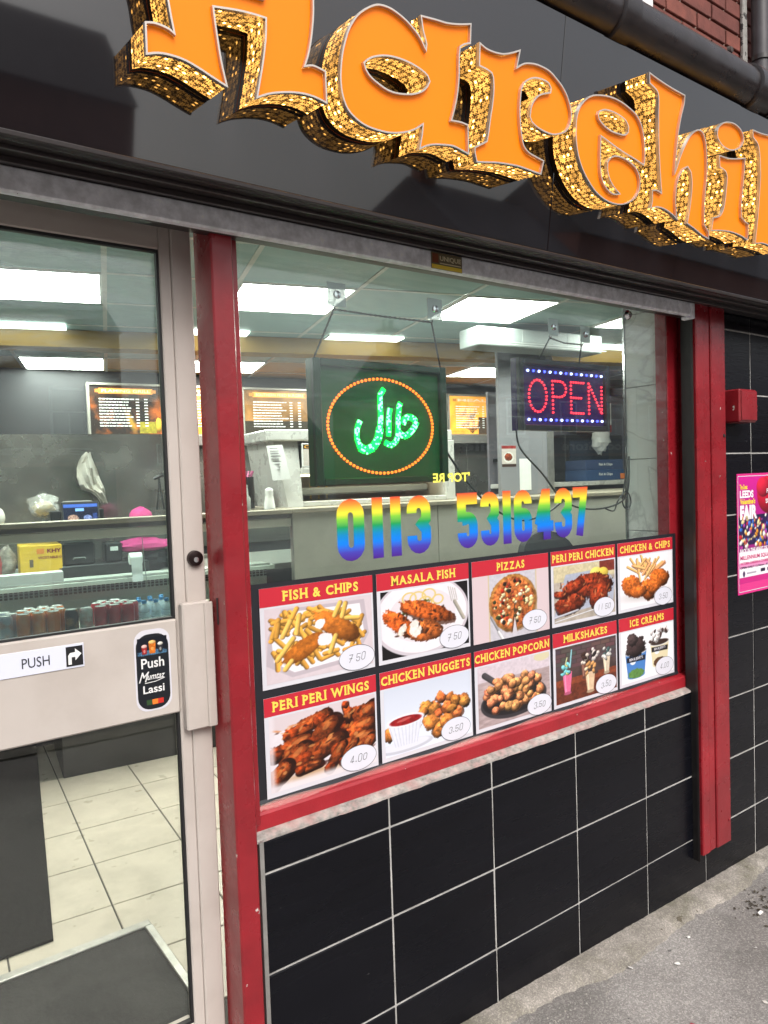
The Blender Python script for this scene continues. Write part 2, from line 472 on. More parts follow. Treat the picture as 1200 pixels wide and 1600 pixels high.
# rough concrete footing strip along the wall base
fs_ = MB(); nx = 240
rows = [(-0.106, -0.014), (-0.097, 0.006), (-0.075, 0.017), (-0.04, 0.023), (0.015, 0.028)]
for i in range(nx + 1):
    x = -1.6 + i * 6.2 / nx
    e = 0.05 * (math.sin(x * 3.1) * .4 + math.sin(x * 7.7 + 1) * .3 + random.uniform(-.12, .12))
    for k, (y, dz) in enumerate(rows):
        w = 1.0 if k < 2 else (.5 if k == 2 else .0)
        fs_.v.append((x, y + w * e + (random.uniform(-.006, .006) if k < 4 else 0), ground_z(x) + dz + random.uniform(-.0015, .0015)))
nr = len(rows)
for i in range(nx):
    for k in range(nr - 1):
        fs_.f.append((i * nr + k, (i + 1) * nr + k, (i + 1) * nr + k + 1, i * nr + k + 1))
tag(fs_.build('footing', CONCRETE, smooth=True), kind='structure')

# ------------------------------------------------------------------ tiled wall below the window
def tile_mesh(w, h, d=0.008, b=0.0025):
    m = MB().bbox(0, w, -d, 0.0, 0, h, b)
    return mesh_of(m, 'tile', BLACK_TILE)
J = 0.005
def tiled_wall(parent, xs, zs, y=0.0):
    cache = {}
    for i in range(len(xs) - 1):
        for j in range(len(zs) - 1):
            w = xs[i + 1] - xs[i] - J; h = zs[j + 1] - zs[j] - J
            k = (round(w, 4), round(h, 4))
            if k not in cache: cache[k] = tile_mesh(*k)
            piece('tile', cache[k], parent, (xs[i] + J / 2, y + random.uniform(-.0006, .0006), zs[j] + J / 2), rot=(random.uniform(-.003, .003), 0, random.uniform(-.003, .003)))
sr = MB()
sr.box(0.004, 2.6, -0.0055, 0.14, -0.06, 0.846)
riser = sr.build('stall_riser', GROUT)
tag(riser, 'black tiled wall below the shop window with pale grout lines', 'wall')
tiled_wall(riser, [0.006, .4, .8, 1.2, 1.6, 2.0], [-0.03, 0.24, 0.50, 0.76, 0.846])
tr_ = MB(); tr_.box(-0.006, 0.0055, -0.016, 0.14, -0.05, 0.85)
tr_.build('tile_trim', ALU, riser)
cs = MB()   # cement bed under the sill
n = 60
for i in range(n + 1):
    x = -0.012 + i * (1.955 + .012) / n
    for (y, z) in ((-.0095 + random.uniform(-.001, .001), .846 + random.uniform(-.002, .001)), (-.0085 + random.uniform(-.0012, .0012), .852), (0.004, .8585 + random.uniform(-.0012, .0012)), (0.019, .8632)):
        cs.v.append((x, y, z + (0.0 if i else 0)))
for i in range(n):
    for k in range(3): cs.f.append((i * 4 + k, (i + 1) * 4 + k, (i + 1) * 4 + k + 1, i * 4 + k + 1))
cs.build('cement_bed', mat('old_cement', (0.36, 0.335, 0.31), 0.9, var=0.5, vscale=60, bump=0.9, bscale=90, var2=((0.35, 0.05, 0.05), 0.35, 30)), riser, smooth=True)

pier = MB().box(2.004, 4.6, -0.0055, 0.14, 0.846, 2.42).build('tiled_pier', GROUT)
MB().box(2.601, 4.6, -0.0055, 0.14, -0.12, 0.845).build('backing', GROUT, pier)
tag(pier, 'black tiled pier to the right of the red shutter guide', 'wall')
tiled_wall(pier, [2.0, 2.4, 2.8, 3.2, 3.6, 4.0, 4.4], [-0.07, 0.24, 0.50, 0.76, 1.02, 1.28, 1.54, 1.80, 2.05, 2.315, 2.42])

# ------------------------------------------------------------------ shop window frame and glass
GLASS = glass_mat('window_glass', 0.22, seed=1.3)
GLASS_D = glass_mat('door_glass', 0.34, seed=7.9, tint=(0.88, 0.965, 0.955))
win = thing('shop_window', 'large shop window with red painted frame above the black tiles', 'window', (0.95, 0.03, 0.87))
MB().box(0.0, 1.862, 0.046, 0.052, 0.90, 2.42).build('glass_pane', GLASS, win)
MB().bbox(-0.0118, 0.0078, 0.0, 0.10, 0.885, 2.40, .002).build('left_bead', RED, win)
MB().bbox(1.862, 1.940, 0.0465, 0.10, 0.89, 2.40, .003).build('right_jamb', RED, win)
MB().bbox(1.956, 2.03, 0.040, 0.10, 0.89, 2.40, .003).build('outer_jamb', RED, win)
MB().box(1.9405, 1.9555, 0.06, 0.10, 0.89, 2.40).build('jamb_gap', BLACKRUB, win)
si = MB()
prof = [(0.022, 0.860), (0.0155, 0.863), (0.0155, 0.901), (0.0205, 0.907), (0.0435, 0.911), (0.10, 0.911), (0.10, 0.860)]
for x in (-0.0115, 1.955): si.v += [(x, y, z) for y, z in prof]
k = len(prof)
si.f = [tuple(range(k)), tuple(range(2 * k - 1, k - 1, -1))] + [(i, i + k, (i + 1) % k + k, (i + 1) % k) for i in range(k)]
si.build('sill', RED2, win)
MB().box(0.0, 1.99, 0.03, 0.10, 2.372, 2.42).build('head', RED, win)

# post between door and window
post = MB().bbox(-0.068, -0.012, -0.02, 0.085, 0.03, 2.368, .004).build('door_post', RED)
tag(post, 'red painted post with chipped paint between door and window', 'post')
MB().box(-0.0702, -0.0675, 0.028, 0.034, 1.40, 1.465).build('keep_slot', BLACKRUB, post)
MB().bbox(-0.0715, -0.03, -0.024, 0.05, 2.352, 2.366, .002).build('tape', mat('crumpled_tape', (0.55, 0.53, 0.5), 0.3, metal=.4, bump=.8, bscale=150, var=.4, vscale=60), post)

# ------------------------------------------------------------------ door
DX0, DX1 = -1.02, -0.076
door = thing('entrance_door', 'cream framed glass entrance door with a solid middle panel', 'door', ((DX0 + DX1) / 2, 0.1, 0.27))
yf, yb = 0.080, 0.124
GX0, GX1 = DX0 + .08, -0.156
MB().bbox(-0.1265, DX1, yf, yb, 0.27, 2.39, .003).build('stile', CREAM, door)
MB().bbox(-0.1555, -0.127, yf + .002, yb - .002, 0.27, 2.39, .003).build('glazing_bead', CREAM, door)
MB().bbox(DX0, GX0, yf, yb, 0.27, 2.39, .003).build('stile', CREAM, door)
MB().bbox(GX0, -0.1557, yf + .001, yb - .001, 2.306, 2.388, .003).build('top_rail', CREAM, door)
MB().bbox(GX0, -0.1557, yf + .001, yb - .001, 0.272, 0.402, .003).build('bottom_rail', CREAM, door)
MB().bbox(GX0, -0.1557, yf - .004, yb - .001, 1.19, 1.42, .004).build('middle_panel', CREAM, door)
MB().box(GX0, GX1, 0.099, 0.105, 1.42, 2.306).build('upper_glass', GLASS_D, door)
MB().box(GX0, GX1, 0.099, 0.105, 0.402, 1.19).build('lower_glass', glass_mat('lower_door_glass', 0.03, seed=3.0, tint=(.955, .97, .95)), door)
for (x0, x1, z0, z1) in ((GX1 - .006, GX1 - .0008, 1.4205, 2.3055), (GX0, GX1 - .0065, 2.299, 2.3055), (GX0, GX1 - .0065, 1.4205, 1.4255),
                         (GX1 - .006, GX1 - .0008, 0.4025, 1.1895), (GX0, GX1 - .0065, 0.4025, 0.409)):
    MB().box(x0, x1, yf + .004, 0.0985, z0, z1).build('gasket', BLACKRUB, door)
pl = MB().bbox(-0.150, -0.0785, 0.052, 0.0785, 1.145, 1.458, .004).build('pull_plate', CREAM, door)
MB().bbox(-0.096, -0.0742, 0.046, 0.0515, 1.147, 1.456, .002).build('plate_lip', CREAM, pl)
lk = MB()
lk.lathe([(0.0, 0.0), (.010, 0.0), (.0185, -.002), (.0195, -.010), (.0195, -.03)], n=24)
lk.v = [(x - 0.103, 0.066 - z, 1.563 + y) for x, y, z in lk.v]
lock = lk.build('lock_cylinder', mat('dark_bronze', (0.035, 0.022, 0.022), 0.3, metal=.7), door)
k2 = MB(); k2.lathe([(0, 0.0015), (.0065, .0015), (.0075, -.002)], n=16); k2.v = [(x - 0.1035, 0.0655 - z, 1.560 + y) for x, y, z in k2.v]
k2.build('keyway', CHROME, lock)
# frame head above the door
MB().box(-1.2, -0.069, 0.06, 0.14, 2.393, 2.47).build('frame_head', CREAM, door)
stp = MB().box(-1.4, -0.0072, 0.02, 0.16, -0.02, 0.262).build('door_step', mat('step_stone', (0.3, 0.29, 0.27), .85, var=.3, bump=.5, bscale=80))
tag(stp, 'raised concrete threshold under the entrance door', 'step')

# ------------------------------------------------------------------ stickers on the door
def Yp(y):
    return lambda a, b, l=0.0: (a, y - l, b)
ps = thing('push_sign', 'white plate reading PUSH with a black arrow square', 'sign', (-0.46, 0.075, 1.345))
MB().bbox(-0.60, -0.3735, 0.0735, 0.0755, 1.343, 1.397, .0008).build('plate', mat('white_plastic', (0.66, 0.68, 0.78), .25), ps)
MB().box(-0.412, -0.3765, 0.0725, 0.0733, 1.348, 1.392).build('arrow_square', mat('black_ink', (0.012, .012, .014), .4), ps)
am = MB(); X = Yp(0.0718)
pts = [(-.408, 1.352), (-.401, 1.352), (-.4005, 1.368), (-.393, 1.368), (-.393, 1.360), (-.3795, 1.374), (-.393, 1.387), (-.393, 1.379), (-.404, 1.378), (-.408, 1.372)]
am.add([X(*p) for p in pts], [(0, 1, 2, 9), (2, 3, 7, 8), (2, 8, 9), (4, 5, 6), (3, 4, 6, 7)])
am.build('arrow', WHITE, ps)
text_into(MB(), 'PUSH', -0.502, -0.446, 1.359, 1.381, Yp(0.0728)).build('lettering', mat('dark_ink', (0.02, .02, .03), .5), ps)

# ------------------------------------------------------------------ shutter, guides, fascia
sh = thing('roller_shutter', 'rolled up shutter with galvanised bottom bar over door and window', 'shutter', (0.6, -0.1, 2.3))
MB().bbox(-3.0, 1.893, -0.054, -0.030, 2.329, 2.381, .004).build('bottom_bar', GALV, sh)
MB().box(-3.0, 1.888, -0.029, 0.0, 2.330, 2.3385).build('bar_lip', DARKMETAL, sh)
for (y0, y1, z0, z1) in ((-.085, -.0185, 2.3795, 2.392), (-.135, -.0855, 2.379, 2.392), (-.185, -.1355, 2.374, 2.387)):
    MB().bbox(-3.0, 2.9, y0, y1, z0, z1, .003).build('housing_moulding', DARKMETAL, sh)
MB().box(-3.0, 2.9, -.089, .03, 2.44, 2.46).build('housing', DARKMETAL, sh)
for y_ in (-.160, -.100):
    MB().bbox(-3.0, 2.9, y_ - .003, y_ + .003, 2.366, 2.3735 if y_ < -.14 else 2.3785, .001).build('housing_ridge', mat('ridge_brown', (.05, .04, .04), .3), sh)
MB().bbox(1.868, 1.8925, -0.059, -0.014, 2.318, 2.3785, .003).build('end_cap', GALV, sh)
st = thing('shutter_sticker', 'small yellow and dark maker sticker on the galvanised shutter bar', 'sticker', (0.59, -0.055, 2.33))
MB().box(0.575, 0.690, -0.0562, -0.0546, 2.330, 2.376).build('label_sheet', mat('sticker_dark', (0.16, 0.125, 0.07), .4), st)
text_into(MB(), 'UNIQUE', 0.606, 0.686, 2.352, 2.368, Yp(0.0 - .0567), .03).build('lettering', mat('sticker_cream', (0.7, .62, .4), .5), st)
MB().box(0.576, 0.689, -0.0567, -0.0563, 2.331, 2.342).build('yellow_band', mat('sticker_yellow', (0.85, .62, .06), .5), st)
MB().box(0.579, 0.601, -0.0567, -0.0563, 2.347, 2.372).build('emblem', mat('sticker_brown', (0.2, .05, .02), .5), st)
MB().box(0.606, 0.686, -0.0567, -0.0563, 2.3455, 2.3485).build('rule', MATS['sticker_cream'], st)

gd = thing('shutter_guide', 'red painted shutter guide post on the right of the window', 'shutter guide', (1.93, -0.05, 0.23))
MB().bbox(2.014, 2.117, -0.052, 0.0135, 0.185, 2.385, .004).build('cover_plate', RED, gd)
MB().bbox(1.964, 2.0115, -0.046, 0.0135, 0.185, 2.385, .004).build('guide_strip', RED, gd)
MB().bbox(1.910, 1.9615, -0.051, 0.0135, 0.185, 2.385, .004).build('guide_strip', RED, gd)
MB().box(1.905, 1.9095, -0.036, 0.0135, 0.16, 2.37).build('channel', mat('channel_black', (0.01, .009, .009), .5, var=.3, vscale=30), gd)
MB().box(1.9035, 1.9048, -0.040, -0.030, 0.16, 2.37).build('channel_lip', DARKMETAL, gd)
for (x, z) in ((2.10, 1.87), (2.10, 0.28)):
    b_ = MB(); b_.lathe([(0, .004), (.006, .003), (.007, 0)], n=12); b_.v = [(p[0] + x, -.0522 - p[2], p[1] + z) for p in b_.v]
    b_.build('screw_hole', BLACKRUB if z > 1 else RED, gd)

# fascia: tilted glossy panel
TL = math.radians(8)
FN = Vector((0, -math.cos(TL), -math.sin(TL))); FU = Vector((0, -math.sin(TL), math.cos(TL)))
FB = Vector((0, -0.2, 2.385))
def FP(x, r, off=0.0):
    p = FB + FN * off + FU * r; return (x, p.y, p.z)
fas = thing('fascia_board', 'glossy black fascia panel mirroring the houses across the street', 'fascia', (0.8, -0.2, 2.385))
for (xa, xb) in ((-3.2, -0.62), (-0.618, 0.893), (0.895, 2.42), (2.422, 4.6)):
    q = MB(); q.bbox(xa, xb, -.012, 0.0, 0.0, 0.628, .0015); q.v = [FP(x, z, -y - .012) for x, y, z in q.v]
    q.build('panel', FASCIA, fas)
q = MB(); q.box(-3.2, 4.6, 0.0125, 0.03, 0.0, 0.62); q.v = [FP(x, z, -y) for x, y, z in q.v]; q.build('backing', DARKMETAL, fas)
q = MB(); q.bbox(-3.2, 4.6, -.016, 0.012, -0.012, -0.0015, .002); q.v = [FP(x, z, -y - .006) for x, y, z in q.v]; q.build('bottom_trim', DARKMETAL, fas)
MB().box(-3.2, 4.6, -.27, 0.05, 3.0, 3.03).build('top_board', DARKMETAL, fas)
# ------------------------------------------------------------------ fascia letters
LET = {
'H':[(-254,205),(-262,209),(-276,211),(-292,211),(-307,207),(-305,154),(-283,162),(-258,165),(-232,164),(-206,158),(-183,151),(-163,145),(-148,141),(-160,181),(-169,222),(-175,254),(-178,273),(-129,282),(-93,286),(-69,287),(-69,252),(-74,205),(-80,168),(-85,137),(-65,148),(-43,157),(-8,167),(23,172),(51,172),(77,168),(71,229),(58,231),(39,232),(22,226),(29,249),(35,283),(38,327),(37,356),(37,399),(52,432),(81,448),(77,487),(8,467),(-72,446),(-67,411),(-57,408),(-62,365),(-74,321),(-130,316),(-190,305),(-192,334),(-185,369),(-170,387),(-174,418),(-237,391),(-304,370),(-309,331),(-283,337),(-276,311),(-271,282),(-266,258),(-261,234)],
'a':[(334,347),(314,368),(289,383),(265,393),(234,400),(211,400),(193,396),(172,384),(151,367),(138,351),(125,328),(116,301),(110,272),(108,244),(109,217),(116,191),(129,170),(151,156),(177,148),(207,146),(242,148),(273,155),(300,165),(320,176),(336,188),(335,167),(330,133),(347,143),(371,152),(401,158),(431,162),(458,159),(482,155),(474,220),(453,221),(422,218),(429,244),(435,277),(437,317),(434,359),(435,382),(447,391),(466,399),(464,441),(430,430),(393,421),(355,417),(314,412),(323,382),(334,359)],
'a_hole':[(167,272),(173,260),(187,249),(206,242),(229,236),(252,235),(279,239),(307,247),(330,259),(343,272),(349,284),(342,294),(323,301),(294,306),(263,307),(232,304),(206,297),(181,285)],
'r':[(495,409),(518,403),(545,403),(573,407),(600,417),(631,432),(624,390),(648,406),(681,415),(711,417),(743,414),(771,403),(796,390),(817,372),(832,349),(839,328),(835,306),(823,288),(801,276),(770,267),(738,267),(711,271),(690,279),(682,289),(684,312),(693,331),(710,348),(731,358),(751,365),(752,374),(742,384),(719,387),(693,384),(672,376),(656,364),(646,347),(644,325),(645,297),(651,262),(660,233),(669,216),(687,205),(715,200),(746,196),(739,161),(701,162),(657,163),(615,160),(574,155),(542,149),(510,143),(502,162),(500,175),(519,186),(539,198),(542,217),(545,251),(549,284),(550,317),(546,345),(540,354),(526,357),(498,359)],
'e':[(949,410),(986,416),(1028,417),(1073,411),(1115,399),(1141,379),(1157,353),(1167,323),(1173,290),(1171,274),(1129,281),(1082,287),(1037,294),(998,302),(967,308),(969,279),(973,248),(979,217),(992,194),(1017,176),(1045,170),(1072,175),(1048,185),(1023,203),(1008,226),(1005,248),(1015,261),(1035,271),(1068,274),(1102,270),(1133,260),(1153,244),(1161,224),(1160,200),(1146,179),(1120,161),(1088,149),(1049,144),(1005,148),(965,161),(931,182),(902,207),(880,237),(867,268),(861,300),(860,331),(868,357),(887,381),(915,400)],
'e_hole':[(947,359),(951,368),(970,377),(1002,381),(1040,379),(1069,372),(1084,359),(1084,346),(1072,336),(1042,332),(1004,332),(971,340),(952,350)],
'h':[(1155,524),(1204,518),(1267,513),(1339,510),(1340,487),(1332,451),(1326,407),(1325,363),(1326,320),(1328,283),(1338,307),(1350,341),(1369,377),(1392,410),(1418,429),(1440,434),(1460,426),(1478,402),(1492,360),(1502,308),(1503,258),(1508,209),(1518,164),(1548,146),(1553,125),(1515,130),(1465,143),(1421,152),(1426,182),(1428,232),(1424,276),(1413,304),(1392,316),(1372,304),(1352,276),(1345,245),(1347,209),(1359,170),(1368,154),(1332,166),(1291,173),(1256,172),(1225,163),(1229,183),(1224,215),(1247,219),(1271,215),(1254,270),(1234,343),(1219,416),(1209,473),(1199,486),(1161,497)],
'i':[(1559,386),(1615,389),(1671,400),(1714,411),(1719,365),(1722,317),(1725,265),(1735,225),(1759,216),(1783,211),(1793,158),(1744,166),(1682,168),(1615,162),(1563,153),(1565,194),(1601,206),(1615,220),(1622,247),(1622,290),(1619,332),(1607,346),(1581,351),(1570,351)],
'dot':[(1691,470),(1692,458),(1687,446),(1675,435),(1658,426),(1638,419),(1615,415),(1593,415),(1572,418),(1554,425),(1541,433),(1534,444),(1533,455),(1538,467),(1549,477),(1565,487),(1584,493),(1607,497),(1629,498),(1651,495),(1669,489),(1683,480)],
'l':[(1741,506),(1796,508),(1850,514),(1928,525),(1929,503),(1925,466),(1933,409),(1948,343),(1968,277),(1990,224),(2021,215),(2046,210),(2060,159),(2010,164),(1941,163),(1892,164),(1843,155),(1842,196),(1839,254),(1832,321),(1822,386),(1800,448),(1783,470),(1748,484)],
}
def smooth_path(P, ang=38):
    n = len(P); V = [Vector(p) for p in P]; out = []
    def corner(i):
        a = V[i] - V[i - 1]; b = V[(i + 1) % n] - V[i]
        return math.degrees(a.angle(b)) > ang
    cr = [corner(i) for i in range(n)]
    for i in range(n):
        p0, p1, p2, p3 = V[i - 1], V[i], V[(i + 1) % n], V[(i + 2) % n]
        L = (p2 - p1).length
        t1 = (p2 - p1) if cr[i] else (p2 - p0) * (L / max(1e-6, ((p2 - p1).length + (p1 - p0).length)))
        t2 = (p2 - p1) if cr[(i + 1) % n] else (p3 - p1) * (L / max(1e-6, ((p3 - p2).length + (p2 - p1).length)))
        k = max(1, min(6, int(L / 7)))
        for s in range(k):
            t = s / k; h1 = 2 * t**3 - 3 * t**2 + 1; h2 = t**3 - 2 * t**2 + t; h3 = -2 * t**3 + 3 * t**2; h4 = t**3 - t**2
            out.append(p1 * h1 + t1 * h2 + p2 * h3 + t2 * h4)
    return out
def area(P): return .5 * sum(P[i].x * P[(i + 1) % len(P)].y - P[(i + 1) % len(P)].x * P[i].y for i in range(len(P)))
def inset(P, d):
    out = []; n = len(P)
    for i in range(n):
        a = (P[i] - P[i - 1]); b = (P[(i + 1) % n] - P[i])
        if a.length < 1e-9 or b.length < 1e-9: out.append(P[i]); continue
        a.normalize(); b.normalize()
        n1 = Vector((-a.y, a.x)); n2 = Vector((-b.y, b.x)); m = n1 + n2
        if m.length < 1e-3: m = n1
        m.normalize(); out.append(P[i] + m * (d / max(.45, m.dot(n1))))
    return out

# orange lit face
ORANGE = mat('orange_acrylic', lin((250, 130, 12)), 0.4, spec=.25, emis=lin((255, 128, 8)), es=0.16, var=0.05, vscale=3)
# laser-cut lace side: black steel with glowing cut-outs shaped as little flowers
def lace_material():
    m = bpy.data.materials.new('lace_cut_side'); m.use_nodes = True
    nt = m.node_tree; N = nt.nodes; Lk = nt.links; b = N['Principled BSDF']
    b.inputs['Base Color'].default_value = (0.02, 0.013, 0.006, 1); b.inputs['Roughness'].default_value = 0.3; b.inputs['Metallic'].default_value = 0.4
    tc = N.new('ShaderNodeUVMap')
    sep = N.new('ShaderNodeSeparateXYZ'); Lk.new(tc.outputs[0], sep.inputs[0])
    def M_(op, a, b_=None, c=None):
        n = N.new('ShaderNodeMath'); n.operation = op
        for i, v in enumerate((a, b_, c)):
            if v is None: continue
            if isinstance(v, (int, float)): n.inputs[i].default_value = v
            else: Lk.new(v, n.inputs[i])
        return n.outputs[0]
    def flowers(scale, petals, core, lobe, seed):
        mp = N.new('ShaderNodeMapping'); mp.inputs['Location'].default_value = (seed, seed * .7, 0); Lk.new(tc.outputs[0], mp.inputs['Vector'])
        v = N.new('ShaderNodeTexVoronoi'); v.voronoi_dimensions = '2D'; v.inputs['Scale'].default_value = scale; v.inputs['Randomness'].default_value = 0.62
        Lk.new(mp.outputs[0], v.inputs['Vector'])
        sc_ = N.new('ShaderNodeVectorMath'); sc_.operation = 'SUBTRACT'; Lk.new(mp.outputs[0], sc_.inputs[0]); Lk.new(v.outputs['Position'], sc_.inputs[1])
        s2 = N.new('ShaderNodeSeparateXYZ'); Lk.new(sc_.outputs[0], s2.inputs[0])
        an = M_('ARCTAN2', s2.outputs['Y'], s2.outputs['X'])
        cs_ = M_('COSINE', M_('MULTIPLY', an, petals))
        lim = M_('MULTIPLY_ADD', cs_, lobe, core)
        r = v.outputs['Distance']
        inside = M_('LESS_THAN', r, lim)
        hole = M_('GREATER_THAN', r, 0.085)
        return M_('MULTIPLY', inside, hole), v
    f1, v1 = flowers(66.0, 6.0, 0.30, 0.19, 0.0)
    f2, v2 = flowers(140.0, 5.0, 0.19, 0.15, 3.1)
    f = M_('MAXIMUM', f1, M_('MULTIPLY', f2, 0.7))
    edge = M_('MULTIPLY', M_('GREATER_THAN', sep.outputs['Y'], 0.027), M_('LESS_THAN', sep.outputs['Y'], 0.100))
    f = M_('MULTIPLY', f, edge)
    sr_ = N.new('ShaderNodeSeparateXYZ'); Lk.new(v1.outputs['Color'], sr_.inputs[0])
    gl = N.new('ShaderNodeTexNoise'); gl.inputs['Scale'].default_value = 14; Lk.new(tc.outputs[0], gl.inputs['Vector'])
    base = M_('MULTIPLY_ADD', gl.outputs['Fac'], 2.0, -0.15)
    # the bulbs behind a few of the cut-outs burn through
    hot = M_('MULTIPLY', M_('MULTIPLY', M_('GREATER_THAN', sr_.outputs['X'], 0.84), M_('LESS_THAN', v1.outputs['Distance'], 0.22)), 7.0)
    st = M_('ADD', M_('MULTIPLY', M_('ADD', M_('MULTIPLY', f, base), M_('MULTIPLY', hot, edge)), 1.7), M_('MULTIPLY', edge, 0.06))
    b.inputs['Emission Color'].default_value = (1.0, 0.47, 0.095, 1)
    Lk.new(st, b.inputs['Emission Strength']); m.cycles.emission_sampling = 'NONE'
    return m
LACE = lace_material()
INNER = mat('letter_back', (0.01, .009, .008), .4)
LD = 0.095
def build_letter(name, label, outer, holes=()):
    O = [Vector((p[0] / 1000, p[1] / 1000)) for p in smooth_path(outer)]
    if area(O) < 0: O.reverse()
    HS = []
    for h in holes:
        q = [Vector((p[0] / 1000, p[1] / 1000)) for p in smooth_path(h)]
        if area(q) > 0: q.reverse()
        HS.append(q)
    cx = sum(p.x for p in O) / len(O); lo = min(p.y for p in O)
    t = thing(name, label, 'letter', FP(cx, lo, 0.0), 'orange letters on the fascia')
    loops = [O] + HS
    # face, set 5 mm behind the rim
    for nm, off, m in (('face', LD - .005, ORANGE), ('back', 0.004, INNER)):
        f = MB(); ring = [inset(l, .0028) for l in loops]
        tris = tessellate_polygon([[Vector((p.x, p.y, 0)) for p in l] for l in ring])
        flat = [p for l in ring for p in l]
        f.v = [FP(p.x, p.y, off) for p in flat]
        f.f = [tuple(a) for a in tris]
        o = f.build(nm, m, t)
        import bmesh
        bm = bmesh.new(); bm.from_mesh(o.data)
        for fc in bm.faces:
            if fc.normal.dot(FN) < 0: fc.normal_flip()
        bm.to_mesh(o.data); bm.free()
    s = MB(); s.uv = []; rim = MB(); acc = random.uniform(0, 5)
    for l in loops:
        n = len(l); d = [0.0]
        for i in range(n): d.append(d[-1] + (l[(i + 1) % n] - l[i]).length)
        b0 = len(s.v)
        for i in range(n + 1):
            p = l[i % n]
            for off, vv in ((LD, 0.0), (0.0015, LD)):
                s.v.append(FP(p.x, p.y, off)); s.uv.append((acc + d[i], vv + .02))
        for i in range(n): s.f.append((b0 + 2 * i, b0 + 2 * i + 1, b0 + 2 * i + 3, b0 + 2 * i + 2))
        acc += d[-1] + .3
        iw = inset(l, .0024); ow = inset(l, -.0012); r0 = len(rim.v)
        for i in range(n):
            rim.v += [FP(ow[i].x, ow[i].y, LD - .007), FP(ow[i].x, ow[i].y, LD + .0035), FP(iw[i].x, iw[i].y, LD + .0035), FP(iw[i].x, iw[i].y, LD - .006)]
        for i in range(n):
            j = (i + 1) % n
            for k in range(3): rim.f.append((r0 + i * 4 + k, r0 + j * 4 + k, r0 + j * 4 + k + 1, r0 + i * 4 + k + 1))
    s.build('lace_side', LACE, t, smooth=True)
    rim.build('silver_rim', SILVER, t, smooth=False)
    return t
build_letter('letter', 'tall orange capital H at the left, cut by the top of the picture', LET['H'])
build_letter('letter', 'orange letter a with an almond shaped hole, second on the fascia', LET['a'], [LET['a_hole']])
build_letter('letter', 'orange letter r with a curled arm, between the a and the e', LET['r'])
build_letter('letter', 'orange letter e with oval eye and spiral tail, right of the r', LET['e'], [LET['e_hole']])
build_letter('letter', 'orange lower case h with a tall tapering stem, right of the e', LET['h'])
ti = build_letter('letter', 'orange letter i with a separate round dot, right of the h', LET['i'])
td = build_letter('letter_dot', 'tmp', LET['dot'])
for ch in list(td.children):
    mw = Vector(td.location) - Vector(ti.location)
    ch.parent = ti; ch.location = mw; ch.name = {'face': 'dot_face', 'back': 'dot_back', 'lace': 'dot_side', 'silv': 'dot_rim'}[ch.name[:4]]
bpy.data.objects.remove(td)
build_letter('letter', 'orange letter l at the right edge of the picture', LET['l'])

# ------------------------------------------------------------------ gutter, brick wall above, downpipe
gt = thing('gutter_pipe', 'long dark brown pipe running along the top of the fascia', 'pipe', (1.2, -0.28, 3.07))
PIPE = mat('brown_pipe', (0.02, 0.0155, 0.016), 0.33, var=0.5, vscale=9, bump=0.1, bscale=40, rvar=.1)
gc = (-0.27, 3.085); gr = 0.070
MB().tube([(x, gc[0], gc[1]) for x in (-3, -1, 0, 1, 2, 3, 4.6)], gr, 24).build('pipe', PIPE, gt)
for x in (1.13, 1.90, 2.9):
    MB().tube([(x - .045, gc[0], gc[1]), (x - .04, gc[0], gc[1]), (x + .03, gc[0], gc[1]), (x + .035, gc[0], gc[1])], [gr + .002, gr + .011, gr + .011, gr + .002], 24).build('collar', PIPE, gt)
for k in range(5):
    x = 1.99 + k * .016
    MB().tube([(x, gc[0], gc[1]), (x + .008, gc[0], gc[1])], gr + .006 - .001 * k, 24).build('clip_ring', PIPE, gt)
MB().box(-3, 4.6, -0.262, -0.215, 3.002, 3.022).build('support_batten', mat('weathered_wood', (0.09, 0.08, 0.075), .9, var=.5, vscale=18, bump=.6, bscale=60, stretch=(.3, 1, 1)), gt)

bw = MB().box(-3.2, 5.0, 0.062, 0.28, 3.031, 6.2).build('brick_wall', mat('brick_mortar', (0.24, 0.17, 0.14), .95, var=.25, vscale=20, bump=.5, bscale=150))
tag(bw, 'red brick upper wall above the brown pipe', 'brick wall')
BR = [mat('red_brick_%s' % k, c, .88, var=.22, vscale=26, bump=.35, bscale=130, var2=((.1, .035, .028), .45, 11)) for k, c in (('a', (.17, .05, .038)), ('b', (.14, .042, .033)), ('c', (.20, .06, .043)))]
bl, bh = .218, .0705
bmesh_v = []
for m in BR: bmesh_v.append(mesh_of(MB().bbox(0, bl - .01, -.011, .01, 0, bh - .0095, .0025), 'brick', m))
bmesh_h = []
for m in BR: bmesh_h.append(mesh_of(MB().bbox(0, bl / 2 - .01, -.011, .01, 0, bh - .0095, .0025), 'brick', m))
WX1 = 1.80
z = 3.05; rrow = 0
while z < 4.2:
    x = WX1 + .004; first = rrow % 2
    while x < 3.6:
        half = first; first = 0
        ms = bmesh_h if half else bmesh_v
        piece('brick', random.choice(ms), bw, (x, .062 + random.uniform(-.002, .002), z), rot=(random.uniform(-.006, .006), random.uniform(-.004, .004), random.uniform(-.006, .006)))
        x += bl / 2 if half else bl
    z += bh; rrow += 1
uw = thing('upper_window', 'white framed upstairs window at the top edge above the pipe', 'window', (1.3, .06, 3.2))
MB().bbox(1.70, 1.79, .03, .12, 3.2, 4.4, .005).build('frame', WHITE, uw)
MB().bbox(.6, 1.699, .04, .12, 3.2, 3.27, .005).build('sill', WHITE, uw)
MB().box(.6, 1.70, .055, .0615, 3.27, 4.4).build('pane', glass_mat('upper_glass', .05, tint=(.2, .22, .25)), uw)
dp = thing('downpipe', 'dark vertical downpipe with flaking paint on the brick wall', 'pipe', (2.53, .0, 3.2))
